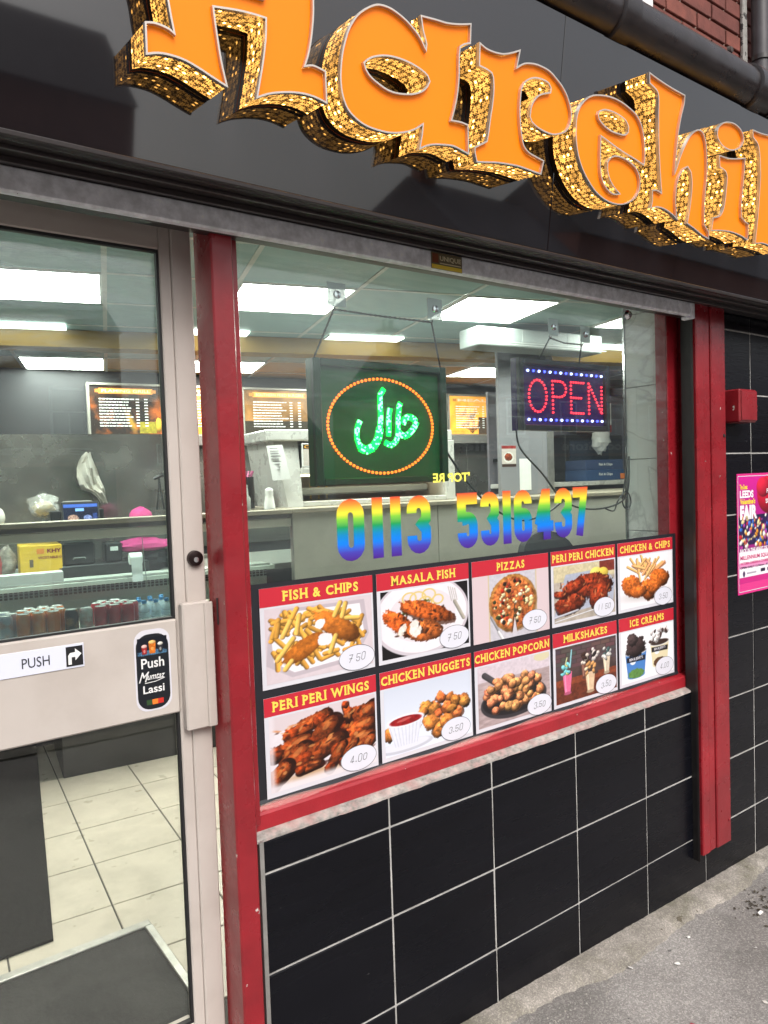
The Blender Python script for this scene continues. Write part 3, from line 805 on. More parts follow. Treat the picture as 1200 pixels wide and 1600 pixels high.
MB().tube([(2.53, 0.0, 3.1), (2.53, 0.0, 3.6), (2.53, 0.0, 5.0)], .036, 16).build('pipe', mat('downpipe_grey', (0.05, .045, .05), .45, var=.4, vscale=10), dp)
MB().bbox(2.455, 2.49, 0.035, 0.05, 3.1, 5.0, .003).build('old_channel', mat('flaking_paint', (.3, .29, .27), .8, var=.4, vscale=25, chips=((.04, .035, .035), .56, 25)), dp)
MB().tube([(2.53, 0.0, 3.50), (2.53, 0.0, 3.52)], .042, 16).build('clip', DARKMETAL, dp)
# two broken plugs in the bricks
for (x, zz) in ((2.19, 3.485), (2.37, 3.525)):
    b_ = MB(); b_.lathe([(0, .012), (.012, .01), (.017, 0), (.02, -.01)], n=9)
    b_.v = [(p[0] + x, .05 - p[2], p[1] + zz) for p in b_.v]
    tag(b_.build('wall_plug', mat('dirty_mortar', (.06, .045, .04), .9)), 'dark broken fixing stub left in the red bricks, ' + ('left of two' if x < 2.3 else 'right of two'), 'fixing', 'old fixings')

# lock box on the pier
lb = thing('lock_box', 'red painted metal lock box on the black tiled pier', 'lock box', (2.2, -.05, 1.93))
MB().bbox(2.165, 2.30, -.085, -.009, 1.925, 2.06, .006).build('box', RED, lb)
MB().bbox(2.172, 2.294, -.0895, -.0855, 1.932, 2.053, .002).build('lid', RED, lb)
r_ = MB().tube([(2.302 + .02 * math.sin(a), -.07, 1.985 + .022 * math.cos(a)) for a in np.linspace(0, math.pi, 8)], .006, 8); r_.build('staple', RED, lb)
# ------------------------------------------------------------------ printed pictures: colours computed per mesh vertex
def vnoise(X, Y, scale, seed, oct=4):
    out = np.zeros_like(X); amp = 1.0; tot = 0.0
    for o in range(oct):
        g = np.random.default_rng(seed * 31 + o).random((70, 70))
        u = (X * scale + 11.3 * o) % 69; v = (Y * scale + 7.7 * o) % 69
        i = u.astype(int); j = v.astype(int); fu = u - i; fv = v - j
        fu = fu * fu * (3 - 2 * fu); fv = fv * fv * (3 - 2 * fv)
        out += amp * ((g[j, i] * (1 - fu) + g[j, i + 1] * fu) * (1 - fv) + (g[j + 1, i] * (1 - fu) + g[j + 1, i + 1] * fu) * fv)
        tot += amp; amp *= .55; scale *= 2.03
    return out / tot

class Cv:
    def __init__(s, asp, h=120, bg=(255, 255, 255), seed=1):
        s.h = h; s.w = int(h * asp); s.asp = asp; s.seed = seed; s.k = 0
        s.X, s.Y = np.meshgrid(np.linspace(0, asp, s.w), np.linspace(0, 1, s.h))
        s.a = np.ones((s.h, s.w, 3)) * np.array(bg, float); s.px = 1.0 / s.h
        s.n1 = vnoise(s.X, s.Y, 9, seed); s.n2 = vnoise(s.X, s.Y, 26, seed + 5)
        s.r = random.Random(seed)
    def put(s, mask, c):
        c = np.asarray(c, float)
        s.a = s.a * (1 - mask[..., None]) + (c if c.ndim == 3 else c.reshape(1, 1, 3)) * mask[..., None]
    def loc(s, cx, cy, ang):
        t = math.radians(ang); dx = s.X - cx; dy = s.Y - cy
        return dx * math.cos(t) + dy * math.sin(t), -dx * math.sin(t) + dy * math.cos(t)
    def ell(s, cx, cy, rx, ry, c, ang=0, soft=1.2, shade=0.0, rough=0.0, tex=0.0, alpha=1.0, light=(-.4, .8)):
        u, v = s.loc(cx, cy, ang)
        d = np.sqrt((u / rx) ** 2 + (v / ry) ** 2)
        if rough: d = d + rough * (s.n2 - .5) * 2 + rough * (s.n1 - .5)
        e = soft * s.px / min(rx, ry)
        m = np.clip((1 - d) / e + .5, 0, 1) * alpha
        C = np.ones_like(s.a) * np.array(c, float)
        f = np.ones_like(d)
        if shade:
            dx = (s.X - cx) / max(rx, ry); dy = (s.Y - cy) / max(rx, ry)
            f = f * (1 + shade * (dx * light[0] + dy * light[1]) - shade * .45 * np.clip(d, 0, 1) ** 3)
        if tex: f = f * (1 + tex * (s.n2 - .5) * 2.4 + tex * .8 * (s.n1 - .5))
        s.put(m, C * f[..., None]); return m
    def cap(s, x0, y0, x1, y1, r, c, shade=0.35, tex=0.06, r1=None, soft=1.2):
        L = math.hypot(x1 - x0, y1 - y0); t = np.clip(((s.X - x0) * (x1 - x0) + (s.Y - y0) * (y1 - y0)) / (L * L), 0, 1)
        dx = s.X - x0 - t * (x1 - x0); dy = s.Y - y0 - t * (y1 - y0)
        R = r + ((r1 if r1 is not None else r) - r) * t
        d = np.sqrt(dx * dx + dy * dy) / R
        m = np.clip((1 - d) / (soft * s.px / r) + .5, 0, 1)
        nx, ny = -(y1 - y0) / L, (x1 - x0) / L
        if ny < 0: nx, ny = -nx, -ny
        side = (dx * nx + dy * ny) / R
        f = 1 + shade * side * .55 - shade * .5 * np.clip(d, 0, 1) ** 2.5
        if tex: f = f * (1 + tex * (s.n2 - .5) * 2.4)
        s.put(m, np.ones_like(s.a) * np.array(c, float) * f[..., None])
    def poly(s, pts, c, soft=1.0, tex=0.0):
        """convex polygon, counter-clockwise"""
        m = np.ones_like(s.X)
        n = len(pts)
        for i in range(n):
            (x0, y0), (x1, y1) = pts[i], pts[(i + 1) % n]
            L = math.hypot(x1 - x0, y1 - y0)
            d = ((x1 - x0) * (s.Y - y0) - (y1 - y0) * (s.X - x0)) / L
            m = m * np.clip(d / (soft * s.px) + .5, 0, 1)
        f = 1 + tex * (s.n2 - .5) * 2.4
        s.put(m, np.ones_like(s.a) * np.array(c, float) * f[..., None]); return m
    def ring(s, cx, cy, rx, ry, w, c, ang=0, alpha=1.0):
        u, v = s.loc(cx, cy, ang); d = np.abs(np.sqrt((u / rx) ** 2 + (v / ry) ** 2) - 1) * min(rx, ry)
        s.put(np.clip((w / 2 - d) / s.px + .5, 0, 1) * alpha, c)
    def rect(s, x0, x1, y0, y1, c, tex=0.0): return s.poly([(x0, y0), (x1, y0), (x1, y1), (x0, y1)], c, tex=tex)
    def speck(s, n, box, rad, cols, mask=None):
        for _ in range(n):
            x = s.r.uniform(box[0], box[1]); y = s.r.uniform(box[2], box[3]); q = s.r.uniform(*rad)
            if mask is not None and not mask(x, y): continue
            s.ell(x, y, q * s.r.uniform(.8, 1.5), q, s.r.choice(cols), s.r.uniform(0, 180), shade=.5, tex=.1)
    def nugget(s, x, y, q, c):
        s.ell(x, y - .012, q * 1.12, q * 1.0, tuple(v * .42 for v in c), alpha=.75, rough=.25)
        s.ell(x, y, q * s.r.uniform(.95, 1.25), q * s.r.uniform(.8, 1.0), c, s.r.uniform(0, 180), shade=.75, rough=.35, tex=.55)
    def mesh(s, name, m, parent, x0, x1, z0, z1, X):
        h, w = s.h, s.w
        lin_ = np.clip(s.a, 0, 255) / 255.0
        lin_ = lin_ * .95
        lin_ = np.where(lin_ <= .04045, lin_ / 12.92, ((lin_ + .055) / 1.055) ** 2.4)
        gx_ = np.linspace(x0, x1, w); gz_ = np.linspace(z0, z1, h)
        off = base_of(parent) if parent is not None else Vector((0, 0, 0))
        p00 = np.array(X(x0, z0)); pa = np.array(X(x1, z0)) - p00; pb = np.array(X(x0, z1)) - p00
        U, V = np.meshgrid(np.linspace(0, 1, w), np.linspace(0, 1, h))
        co = p00 + U[..., None] * pa + V[..., None] * pb - np.array(off)
        idx = np.arange(w * h).reshape(h, w)
        q = np.stack([idx[:-1, :-1], idx[:-1, 1:], idx[1:, 1:], idx[1:, :-1]], -1).reshape(-1, 4)
        me = bpy.data.meshes.new(name)
        me.vertices.add(w * h); me.vertices.foreach_set('co', co.reshape(-1).astype(np.float32))
        me.loops.add(q.size); me.loops.foreach_set('vertex_index', q.reshape(-1).astype(np.int32))
        me.polygons.add(len(q)); me.polygons.foreach_set('loop_start', (np.arange(len(q)) * 4).astype(np.int32)); me.polygons.foreach_set('loop_total', np.full(len(q), 4, np.int32))
        me.update(calc_edges=True); me.validate()
        at = me.color_attributes.new('Col', 'FLOAT_COLOR', 'POINT')
        c4 = np.ones((w * h, 4), np.float32); c4[:, :3] = lin_.reshape(-1, 3); at.data.foreach_set('color', c4.reshape(-1))
        me.materials.append(m)
        o = bpy.data.objects.new(name, me); col.objects.link(o)
        if parent is not None: o.parent = parent
        return o

CH = (226, 164, 70)
def pic_fish_chips(c):
    c.ell(.66, .5, 2, 2, (214, 200, 206), tex=.02)
    c.poly([(.03, .62), (.0, .25), (.3, .04), (1.1, .1), (1.3, .45), (1.25, .95), (.2, .97)], (190, 178, 186))
    c.poly([(.07, .60), (.09, .28), (.33, .1), (1.07, .16), (1.24, .47), (1.19, .9), (.24, .92)], (238, 234, 238))
    for _ in range(80):
        x = c.r.uniform(.12, 1.2); y = c.r.uniform(.2, .9); a = c.r.uniform(0, math.pi); l = c.r.uniform(.13, .24)
        if (x < .25 and y > .82) : continue
        k = c.r.uniform(.82, 1.08)
        c.cap(x - l / 2 * math.cos(a), y - l / 2 * math.sin(a), x + l / 2 * math.cos(a), y + l / 2 * math.sin(a), .031, tuple(v * k for v in CH), .6)
    c.ell(.88, .60, .34, .13, (90, 45, 10), -38, alpha=.6, rough=.1)
    c.ell(.88, .63, .36, .14, (190, 108, 38), -38, shade=.5, rough=.2, tex=.3)
    c.ell(.45, .38, .28, .11, (90, 45, 10), 30, alpha=.6, rough=.1)
    c.ell(.45, .40, .30, .12, (194, 110, 36), 30, shade=.5, rough=.2, tex=.3)
    c.ell(.72, .47, .10, .085, (240, 234, 236), 20, rough=.25, tex=.05)
    c.ell(.66, .70, .075, .06, (244, 240, 240), 60, rough=.25, tex=.05)
    for (x0, y0, x1, y1) in ((.13, .30, .33, .56), (.2, .6, .3, .8), (.78, .28, .86, .5), (.95, .75, 1.0, .93), (.85, .78, .93, .95), (.37, .62, .41, .86), (1.0, .72, 1.16, .70), (.22, .16, .3, .26)):
        c.cap(x0, y0, x1, y1, .032, (240, 190, 96), .6)
def pic_masala(c):
    c.rect(-1, 3, -1, 3, (22, 20, 22)); c.ell(.62, .56, .74, .60, (205, 196, 204)); c.ell(.62, .57, .70, .56, (236, 230, 236), tex=.02); c.ell(.62, .57, .52, .40, (224, 216, 222))
    for (x, y, r) in ((.42, .85, .1), (.55, .83, .12), (.72, .87, .1), (.86, .78, .08), (.66, .76, .1)): c.ring(x, y, r, r * .85, .022, (222, 196, 120))
    c.ell(.5, .70, .22, .05, (70, 92, 44), 20, rough=.4, tex=.4)
    c.ell(.72, .58, .46, .14, (60, 24, 8), -22, alpha=.7, rough=.12); c.ell(.70, .62, .44, .13, (196, 92, 36), -22, shade=.5, rough=.22, tex=.7)
    c.ell(.26, .50, .30, .13, (190, 86, 32), -42, shade=.5, rough=.25, tex=.7)
    c.ell(.64, .33, .28, .16, (200, 104, 46), -12, shade=.5, rough=.25, tex=.7)
    c.ell(.5, .38, .09, .12, (240, 230, 222), 10, rough=.35, tex=.1); c.ell(.30, .40, .05, .1, (236, 222, 210), -30, rough=.4, tex=.2)
    for _ in range(26): c.ell(c.r.uniform(.2, 1.0), c.r.uniform(.28, .7), c.r.uniform(.015, .04), .015, (52, 26, 14), c.r.uniform(0, 180), alpha=.8, rough=.3)
    for k in range(4): c.cap(1.03 + k * .035, .95 - k * .015, 1.08 + k * .03, .72, .007, (188, 184, 178), .2)
    c.cap(1.13, .70, 1.27, .42, .028, (170, 164, 150), .4)
def pic_pizza(c):
    c.rect(-1, 3, -1, 3, (216, 196, 200)); c.rect(.26, 1.12, 0, 1, (206, 188, 150)); c.rect(.28, 1.1, -.2, 1.2, (200, 196, 204), tex=.06)
    c.ell(.70, .52, .43, .45, (120, 84, 50), rough=.03, alpha=.5); c.ell(.69, .53, .42, .44, (176, 122, 62), rough=.03, tex=.3, shade=.2); c.ell(.69, .53, .375, .395, (186, 104, 54), rough=.06, tex=.6)
    ins = lambda x, y: (x - .69) ** 2 + (y - .53) ** 2 < .35 ** 2
    c.speck(150, (.3, 1.08, .14, .92), (.016, .034), [(236, 220, 170), (60, 66, 38), (190, 52, 34), (40, 34, 30), (232, 206, 140), (150, 60, 40), (240, 230, 200)], ins)
    c.cap(.66, .1, .72, .52, .008, (70, 52, 36), 0); c.cap(.74, .1, .71, .5, .007, (84, 60, 40), 0)
    c.poly([(.66, .05), (.75, .05), (.71, .3)], (206, 200, 206))
    c.cap(.3, .36, .44, .1, .02, (150, 150, 156), .4); c.cap(.42, .12, .5, -.02, .024, (226, 224, 226), .4)
def pic_periperi(c):
    c.a = c.a * 0 + np.array((196, 184, 170.)) * (0.75 + .35 * c.n1[..., None]); c.rect(-1, 3, .72, 2, (206, 194, 158), tex=.1); c.rect(1.0, 3, .8, 2, (120, 50, 40), tex=.2)
    c.poly([(.05, .3), (.0, .12), (1.3, .22), (1.36, .6), (1.1, .86), (.25, .84)], (172, 178, 194), tex=.05)
    c.ell(.92, .80, .14, .1, (236, 214, 110), shade=.3); c.ell(1.08, .78, .12, .1, (226, 196, 80), shade=.3)
    for (x, y, rx, ry, a) in ((.35, .34, .34, .2, 12), (.85, .58, .44, .22, -6), (.98, .36, .24, .2, 60), (.42, .62, .26, .11, 12), (.15, .5, .16, .06, -10)):
        c.ell(x, y - .03, rx * 1.02, ry, (30, 8, 6), a, alpha=.7, rough=.1); c.ell(x, y, rx, ry, (142, 52, 26), a, shade=.75, rough=.2, tex=.65)
    for _ in range(46): c.ell(c.r.uniform(.1, 1.25), c.r.uniform(.25, .72), c.r.uniform(.02, .06), .016, c.r.choice([(212, 120, 72), (226, 150, 100), (44, 14, 10), (60, 18, 10)]), c.r.uniform(0, 180), alpha=.6, rough=.4)
    c.cap(.0, .10, .5, .17, .02, (190, 190, 200), .5); c.cap(.02, .03, .9, .13, .008, (230, 232, 240), .2)
def pic_chicken_chips(c):
    c.rect(-1, 3, -1, 3, (238, 236, 240)); c.ell(.65, .2, .55, .1, (206, 200, 200), soft=12)
    for _ in range(34):
        a = c.r.uniform(30, 150); x = c.r.uniform(.4, .95); y = c.r.uniform(.55, .75); l = c.r.uniform(.18, .34)
        c.cap(x, y, x + l * math.cos(math.radians(a)), y + l * .8 * math.sin(math.radians(a)), .026, (236, 176 + c.r.randint(-14, 14), 112), .6)
    for (x, y, rx, ry, a) in ((.3, .42, .27, .2, -30), (1.0, .5, .26, .17, -10), (.7, .3, .17, .22, 20), (.45, .3, .2, .12, 0), (.88, .36, .2, .14, 30)):
        c.ell(x, y - .02, rx, ry, (96, 36, 8), a, alpha=.6, rough=.15); c.ell(x, y, rx, ry, (204, 104, 38), a, shade=.7, rough=.25, tex=.5)
    for (x0, y0, x1, y1) in ((.5, .5, .42, .9), (.62, .52, .8, .74), (.35, .8, .62, .72)): c.cap(x0, y0, x1, y1, .026, (240, 186, 120), .6)
def pic_wings(c):
    c.rect(-1, 3, -1, 3, (226, 218, 224), tex=.03); c.rect(-1, 3, .8, 2, (214, 200, 204)); c.ell(.6, .1, .5, .07, (176, 120, 60), alpha=.6, soft=8)
    W = [(1.0, .85, 1.34, .82, .05), (.25, .72, .7, .9, .09), (.62, .82, .9, .7, .09), (1.0, .62, 1.34, .84, .12), (.95, .95, 1.0, .7, .05), (.05, .5, .5, .62, .1), (.5, .5, .8, .78, .12), (.9, .5, 1.3, .62, .11),
         (.1, .22, .42, .5, .12), (.4, .32, .86, .52, .12), (.02, .12, .2, .34, .1), (.85, .34, 1.32, .44, .1), (.72, .12, .9, .42, .07), (.35, .2, .6, .24, .06), (1.1, .2, 1.3, .4, .08), (.9, .16, 1.06, .42, .06)]
    for (x0, y0, x1, y1, r) in W:
        c.cap(x0, y0 - .025, x1, y1 - .025, r * 1.05, (40, 14, 6), .1); a_ = math.degrees(math.atan2(y1 - y0, x1 - x0)); L_ = math.hypot(x1 - x0, y1 - y0); k_ = c.r.uniform(.7, 1.05); c.ell((x0 + x1) / 2, (y0 + y1) / 2, L_ * .6, r * 1.05, (168 * k_, 74 * k_, 30 * k_), a_, shade=.9, rough=.3, tex=.75); c.ell(x0 * .3 + x1 * .7, y0 * .3 + y1 * .7 + r * .3, L_ * .2, r * .3, (214, 136, 78), a_, alpha=.55, rough=.4); c.ell(x0, y0, r * 1.1, r, (150 * k_, 58 * k_, 22 * k_), a_, shade=.8, rough=.3, tex=.7)
    for _ in range(60): c.ell(c.r.uniform(.05, 1.3), c.r.uniform(.15, .85), c.r.uniform(.02, .07), c.r.uniform(.01, .025), c.r.choice([(66, 22, 12), (48, 16, 10), (216, 126, 60), (232, 160, 96)]), c.r.uniform(-20, 60), alpha=.65, rough=.4)
    c.put(np.clip((.13 - c.Y) * 14, 0, 1) * .9, (228, 222, 226)); c.put(np.clip((.08 - c.X) * 20, 0, 1) * .8, (226, 218, 224))
def pic_nuggets(c):
    c.a = c.a * 0 + np.array((206, 212, 226.)) + 24 * (1 - c.Y[..., None]); c.ell(.3, .1, .42, .09, (196, 198, 210)); c.ell(.3, .12, .36, .07, (224, 226, 236))
    for _ in range(34):
        x = c.r.uniform(.25, 1.28); y = c.r.uniform(.3, .70); lim = .75 - abs(x - .85) * .45
        if y < lim: c.nugget(x, y, c.r.uniform(.07, .1), (206 + c.r.randint(-16, 14), 116 + c.r.randint(-14, 14), 58))
    for (x, y) in ((.7, .34), (.82, .2), (.95, .3), (.08, .34)): c.nugget(x, y, .11, (216, 130, 60))
    c.poly([(.14, .10), (.46, .10), (.58, .50), (.04, .48)], (224, 226, 238), tex=.02)
    for k in range(9): c.cap(.15 + k * .04, .12, .07 + k * .058, .44, .004, (192, 194, 210), 0)
    c.ell(.31, .49, .28, .09, (232, 234, 244)); c.ell(.31, .485, .24, .066, (150, 26, 30), tex=.25); c.ell(.28, .5, .1, .02, (214, 110, 104), 8, alpha=.7, rough=.4)
def pic_popcorn(c):
    c.a = c.a * 0 + np.array((178, 158, 158.)) * (.8 + .4 * vnoise(c.X * .3, c.Y, 22, 9)[..., None]); c.rect(-1, 3, .74, 2, (212, 198, 206), tex=.06); c.ell(1.2, .95, .16, .08, (214, 204, 170))
    c.cap(.12, .85, .3, .7, .05, (74, 70, 74), .4); c.ell(.66, .34, .62, .30, (58, 54, 58)); c.ell(.66, .36, .58, .26, (36, 33, 35))
    for _ in range(75):
        x = c.r.uniform(.12, 1.2); y = c.r.uniform(.2, .82); 
        if ((x - .66) / .54) ** 2 + ((y - .46) / .32) ** 2 < 1: c.nugget(x, y, c.r.uniform(.06, .085), (216 + c.r.randint(-14, 16), 140 + c.r.randint(-12, 12), 92))
def pic_shakes(c):
    c.a = c.a * 0 + np.array((74, 58, 56.)) * (.7 + .6 * c.n1[..., None])
    for r in range(7):
        for k in range(7): c.rect(k * .22 + (r % 2) * .11 - .1, k * .22 + (r % 2) * .11 + .1, .6 + r * .075, .662 + r * .075, (92 + c.r.randint(-14, 14), 76 + c.r.randint(-10, 10), 76))
    c.rect(-1, 3, -1, .42, (104, 50, 34), tex=.25); c.rect(-1, 3, .3, .42, (134, 66, 42), tex=.2)
    def shake(x, y, w, h, cc, top, tc2):
        c.poly([(x - w * .6, y), (x + w * .6, y), (x + w, y + h), (x - w, y + h)], cc, tex=.08); c.cap(x - w * .35, y + .04, x - w * .5, y + h * .9, .012, tuple(min(255, v + 40) for v in cc), 0)
        c.ell(x, y, w * .8, .028, tuple(v * .8 for v in cc))
        for _ in range(12): c.ell(x + c.r.uniform(-w, w), y + h + c.r.uniform(-.02, .16), c.r.uniform(.03, .06), c.r.uniform(.025, .045), c.r.choice([top, tc2, top]), c.r.uniform(0, 180), shade=.6, rough=.3)
    shake(.62, .36, .08, .28, (120, 76, 62), (60, 40, 34), (220, 204, 190)); shake(.86, .4, .075, .28, (80, 62, 60), (40, 32, 32), (206, 196, 190)); shake(1.12, .34, .085, .3, (214, 196, 170), (206, 204, 200), (64, 90, 90))
    shake(.24, .16, .10, .38, (226, 110, 150), (120, 200, 206), (226, 214, 120)); shake(.74, .08, .11, .36, (222, 190, 156), (206, 150, 92), (232, 210, 176))
    c.cap(.3, .62, .34, .92, .014, (150, 206, 214), .3); c.cap(.2, .68, .24, .8, .012, (206, 210, 160), .3)
def pic_ices(c):
    c.rect(-1, 3, -1, 3, (240, 240, 244)); c.ell(.36, .12, .22, .05, (150, 170, 140))
    def tub(x, y, w, h, body, band, rim, lower):
        c.poly([(x - w * .78, y), (x + w * .78, y), (x + w, y + h), (x - w, y + h)], body); c.ell(x, y, w * .78, .05, body)
        c.ell(x, y + .05, w * .74, .09, lower, rough=.2, tex=.2); c.ell(x - w * .3, y + h * .6, w * .25, .05, (232, 236, 244)); c.ell(x + w * .4, y + h * .75, w * .2, .03, (230, 236, 244))
        c.poly([(x - w * .86, y + h * .62), (x + w * .86, y + h * .58), (x + w * .88, y + h * .80), (x - w * .88, y + h * .84)], band); c.ell(x, y + h, w * 1.04, .07, rim); c.ell(x, y + h + .005, w * .95, .055, (60, 44, 40))
    tub(.36, .10, .27, .47, (74, 128, 196), (28, 32, 48), (206, 210, 220), (96, 140, 70))
    c.ell(.35, .68, .25, .2, (66, 50, 50), shade=.7, rough=.25, tex=.4); c.ell(.27, .82, .14, .12, (74, 58, 58), shade=.6, rough=.3, tex=.4)
    tub(.98, .20, .25, .44, (226, 214, 176), (40, 34, 36), (226, 224, 222), (90, 60, 40))
    for _ in range(20): c.ell(.98 + c.r.uniform(-.22, .22), .76 + c.r.uniform(-.06, .16), c.r.uniform(.04, .08), c.r.uniform(.03, .05), c.r.choice([(236, 230, 228), (224, 214, 212), (70, 48, 44), (232, 224, 222)]), c.r.uniform(0, 180), shade=.5, rough=.3)
    c.put(np.clip(.5 - np.abs(c.X - .36) * 8, 0, .001), (0, 0, 0))

MENU = [('FISH & CHIPS', pic_fish_chips, '7 50', (.19, .86)), ('MASALA FISH', pic_masala, '7 50', (.15, .84)), ('PIZZAS', pic_pizza, '7 50', (.31, .67)),
        ('PERI PERI CHICKEN', pic_periperi, '11 50', (.02, .97)), ('CHICKEN & CHIPS', pic_chicken_chips, '3.50', (.04, .95)),
        ('PERI PERI WINGS', pic_wings, '4.00', (.07, .93)), ('CHICKEN NUGGETS', pic_nuggets, '3.50', (.01, .985)), ('CHICKEN POPCORN', pic_popcorn, '3.50', (.005, .985)),
        ('MILKSHAKES', pic_shakes, '3.50', (.16, .84)), ('ICE CREAMS', pic_ices, '4.00', (.19, .81))]
VBLACK = mat('black_vinyl', (0.012, 0.012, 0.017), 0.5, bump=.15, bscale=6, var=.1, vscale=4)
VWHITE = mat('white_vinyl', (0.62, 0.61, 0.66), 0.45)
VRED = mat('red_vinyl_band', (0.50, 0.018, 0.035), 0.45)
VYEL = mat('yellow_print', (0.85, 0.62, 0.09), 0.45)
PEN = mat('pen_ink', (0.05, 0.05, 0.06), 0.6)
OVAL = mat('price_sticker', (0.66, 0.66, 0.73), 0.5)
bn = thing('menu_banner', 'black vinyl menu banner with ten food pictures across the lower window', 'banner', (0.95, 0.04, 0.92))
bb = MB(); nn = 40
bb.v = []
for i in range(nn + 1):
    x = 0.021 + (1.897 - .021) * i / nn
    for z, dy in ((0.917 + .004 * math.sin(i * .9), -.004 - .004 * (0.5 + .5 * math.sin(i * .55))), (0.926, 0.0), (1.4845, 0.0)): bb.v.append((x, 0.0435 + dy, z))
for i in range(nn):
    for k in range(2): bb.f.append((i * 3 + k, (i + 1) * 3 + k, (i + 1) * 3 + k + 1, i * 3 + k + 1))
bb.build('backing', VBLACK, bn)
for i, (title, fn, price, (ta, tb)) in enumerate(MENU):
    cx0 = 0.0485 + 0.367 * (i % 5); cx1 = cx0 + 0.353
    zt = 1.4715 if i < 5 else 1.187; zb_ = zt - 0.2625
    hh = 0.049
    pn = MB().box(cx0, cx1, 0.0405, 0.0415, zb_, zt).build('picture_panel', VWHITE, bn)
    pn['label'] = title.lower().replace('&', 'and') + ' picture with red heading'
    MB().quad((cx0, .0400, zt - hh), (cx1, .0400, zt - hh), (cx1, .0400, zt), (cx0, .0400, zt)).build('heading_band', VRED, pn)
    serif_text(MB(), title, cx0 + ta * .353, cx0 + tb * .353, zt - hh + .0115, zt - .012, Yp(0.0396)).build('heading', VYEL, pn)
    mL = .0 if i in (2,) else .012; mR = .006; mb_ = .012 if i != 2 else 0.0
    pz0, pz1 = zb_ + mb_, zt - hh - (.005 if i != 2 else .0)
    px0, px1 = cx0 + mL, cx1 - mR * (i != 2)
    cv = Cv((px1 - px0) / (pz1 - pz0) if False else 1.35 if i != 9 else 1.35, 128, seed=20 + i)
    fn(cv)
    cv.mesh('food_picture', PRINT, pn, px0, px1, pz0, pz1, Yp(0.0399))
    if i == 9:   # names on the two tubs
        for (a, b_, c_, d_) in ((.36, .17, .40, .47), (.98, .15, .485, .55)):
            sx = (px1 - px0) / 1.35; sz = pz1 - pz0
            text_into(MB(), "BEN & JERRY'S", px0 + (a - b_) * sx, px0 + (a + b_) * sx, pz0 + c_ * sz, pz0 + d_ * sz, Yp(.0394), .02).build('tub_lettering', VWHITE, pn)
    # price sticker
    ocx = (0.34, .702, 1.062, 1.431, 1.800, .334, .697, 1.0755, 1.4335, 1.801)[i]; ocz = (1.247, 1.25, 1.251, 1.248, 1.243, .9635, .9635, .96, .961, .964)[i]
    if ocx + .060 > cx1: ocx = cx1 - .060
    ov = MB(); N_ = 36; pr = .0605, .0355; sl = .0
    ov.v = [(ocx + pr[0] * math.cos(t), .0388, ocz + pr[1] * math.sin(t)) for t in np.linspace(0, 2 * math.pi, N_, endpoint=False)]
    ov.f = [tuple(range(N_))]
    osx = ov.build('price_sticker', OVAL, pn)
    stroke(MB(), [(ocx + pr[0] * .985 * math.cos(t), ocz + pr[1] * .985 * math.sin(t)) for t in np.linspace(0, 2 * math.pi, N_, endpoint=False)], .0013, Yp(.0385), True).build('sticker_outline', PEN, pn)
    pm = MB(); chs = [c for c in price]; adv = {' ': .008, '.': .008}
    tw = sum(adv.get(c, .0175) for c in chs); x = ocx - tw / 2
    for c in chs:
        if c == '.':
            pm.add([Yp(.0384)(x + .001, ocz - .009), Yp(.0384)(x + .004, ocz - .009), Yp(.0384)(x + .004, ocz - .006), Yp(.0384)(x + .001, ocz - .006)], [(0, 1, 2, 3)])
        elif c != ' ':
            hgt = random.uniform(.019, .023); zz = ocz - .011 + random.uniform(-.001, .002); sk = .22
            XX = (lambda z0: (lambda a, b, l=0.0: (a + (b - z0) * sk, .0384 - l, b)))(zz)
            for kk, (path, cl) in enumerate(digit_paths(c, x, x + .0125, zz, zz + hgt, .0014)):
                stroke(pm, path, .0015, XX, cl, kk * .0002)
            if c == '7': stroke(pm, [(x + .001, zz + hgt * .5), (x + .012, zz + hgt * .52)], .0015, XX, False, .0002)
        x += adv.get(c, .0175)
    pm.build('handwritten_price', PEN, pn)

# ------------------------------------------------------------------ rainbow phone number on the glass
def rainbow():
    m = bpy.data.materials.new('rainbow_vinyl'); m.use_nodes = True; nt = m.node_tree; b = nt.nodes['Principled BSDF']
    g = nt.nodes.new('ShaderNodeNewGeometry'); s = nt.nodes.new('ShaderNodeSeparateXYZ'); nt.links.new(g.outputs['Position'], s.inputs[0])
    mr = nt.nodes.new('ShaderNodeMapRange'); mr.inputs['From Min'].default_value = 1.517; mr.inputs['From Max'].default_value = 1.690; nt.links.new(s.outputs['Z'], mr.inputs['Value'])
    r = nt.nodes.new('ShaderNodeValToRGB'); e = r.color_ramp.elements
    cols_ = [(0, (70, 24, 130)), (.14, (66, 60, 170)), (.28, (0, 120, 230)), (.42, (0, 130, 190)), (.55, (20, 150, 80)), (.68, (130, 200, 60)), (.78, (244, 222, 60)), (.90, (240, 150, 50)), (1, (214, 70, 50))]
    e[0].position = 0; e[0].color = (*lin(cols_[0][1]), 1); e[1].position = 1; e[1].color = (*lin(cols_[-1][1]), 1)
    for p, c in cols_[1:-1]:
        q = e.new(p); q.color = (*lin(c), 1)
    nt.links.new(mr.outputs[0], r.inputs[0]); nt.links.new(r.outputs[0], b.inputs['Base Color']); b.inputs['Roughness'].default_value = .4
    nt.links.new(r.outputs[0], b.inputs['Emission Color']); b.inputs['Emission Strength'].default_value = 0.0
    return m
RAIN = rainbow()
ph = thing('phone_number', 'rainbow coloured phone number 0113 5316437 stuck on the window glass', 'lettering', (0.82, 0.043, 1.517))
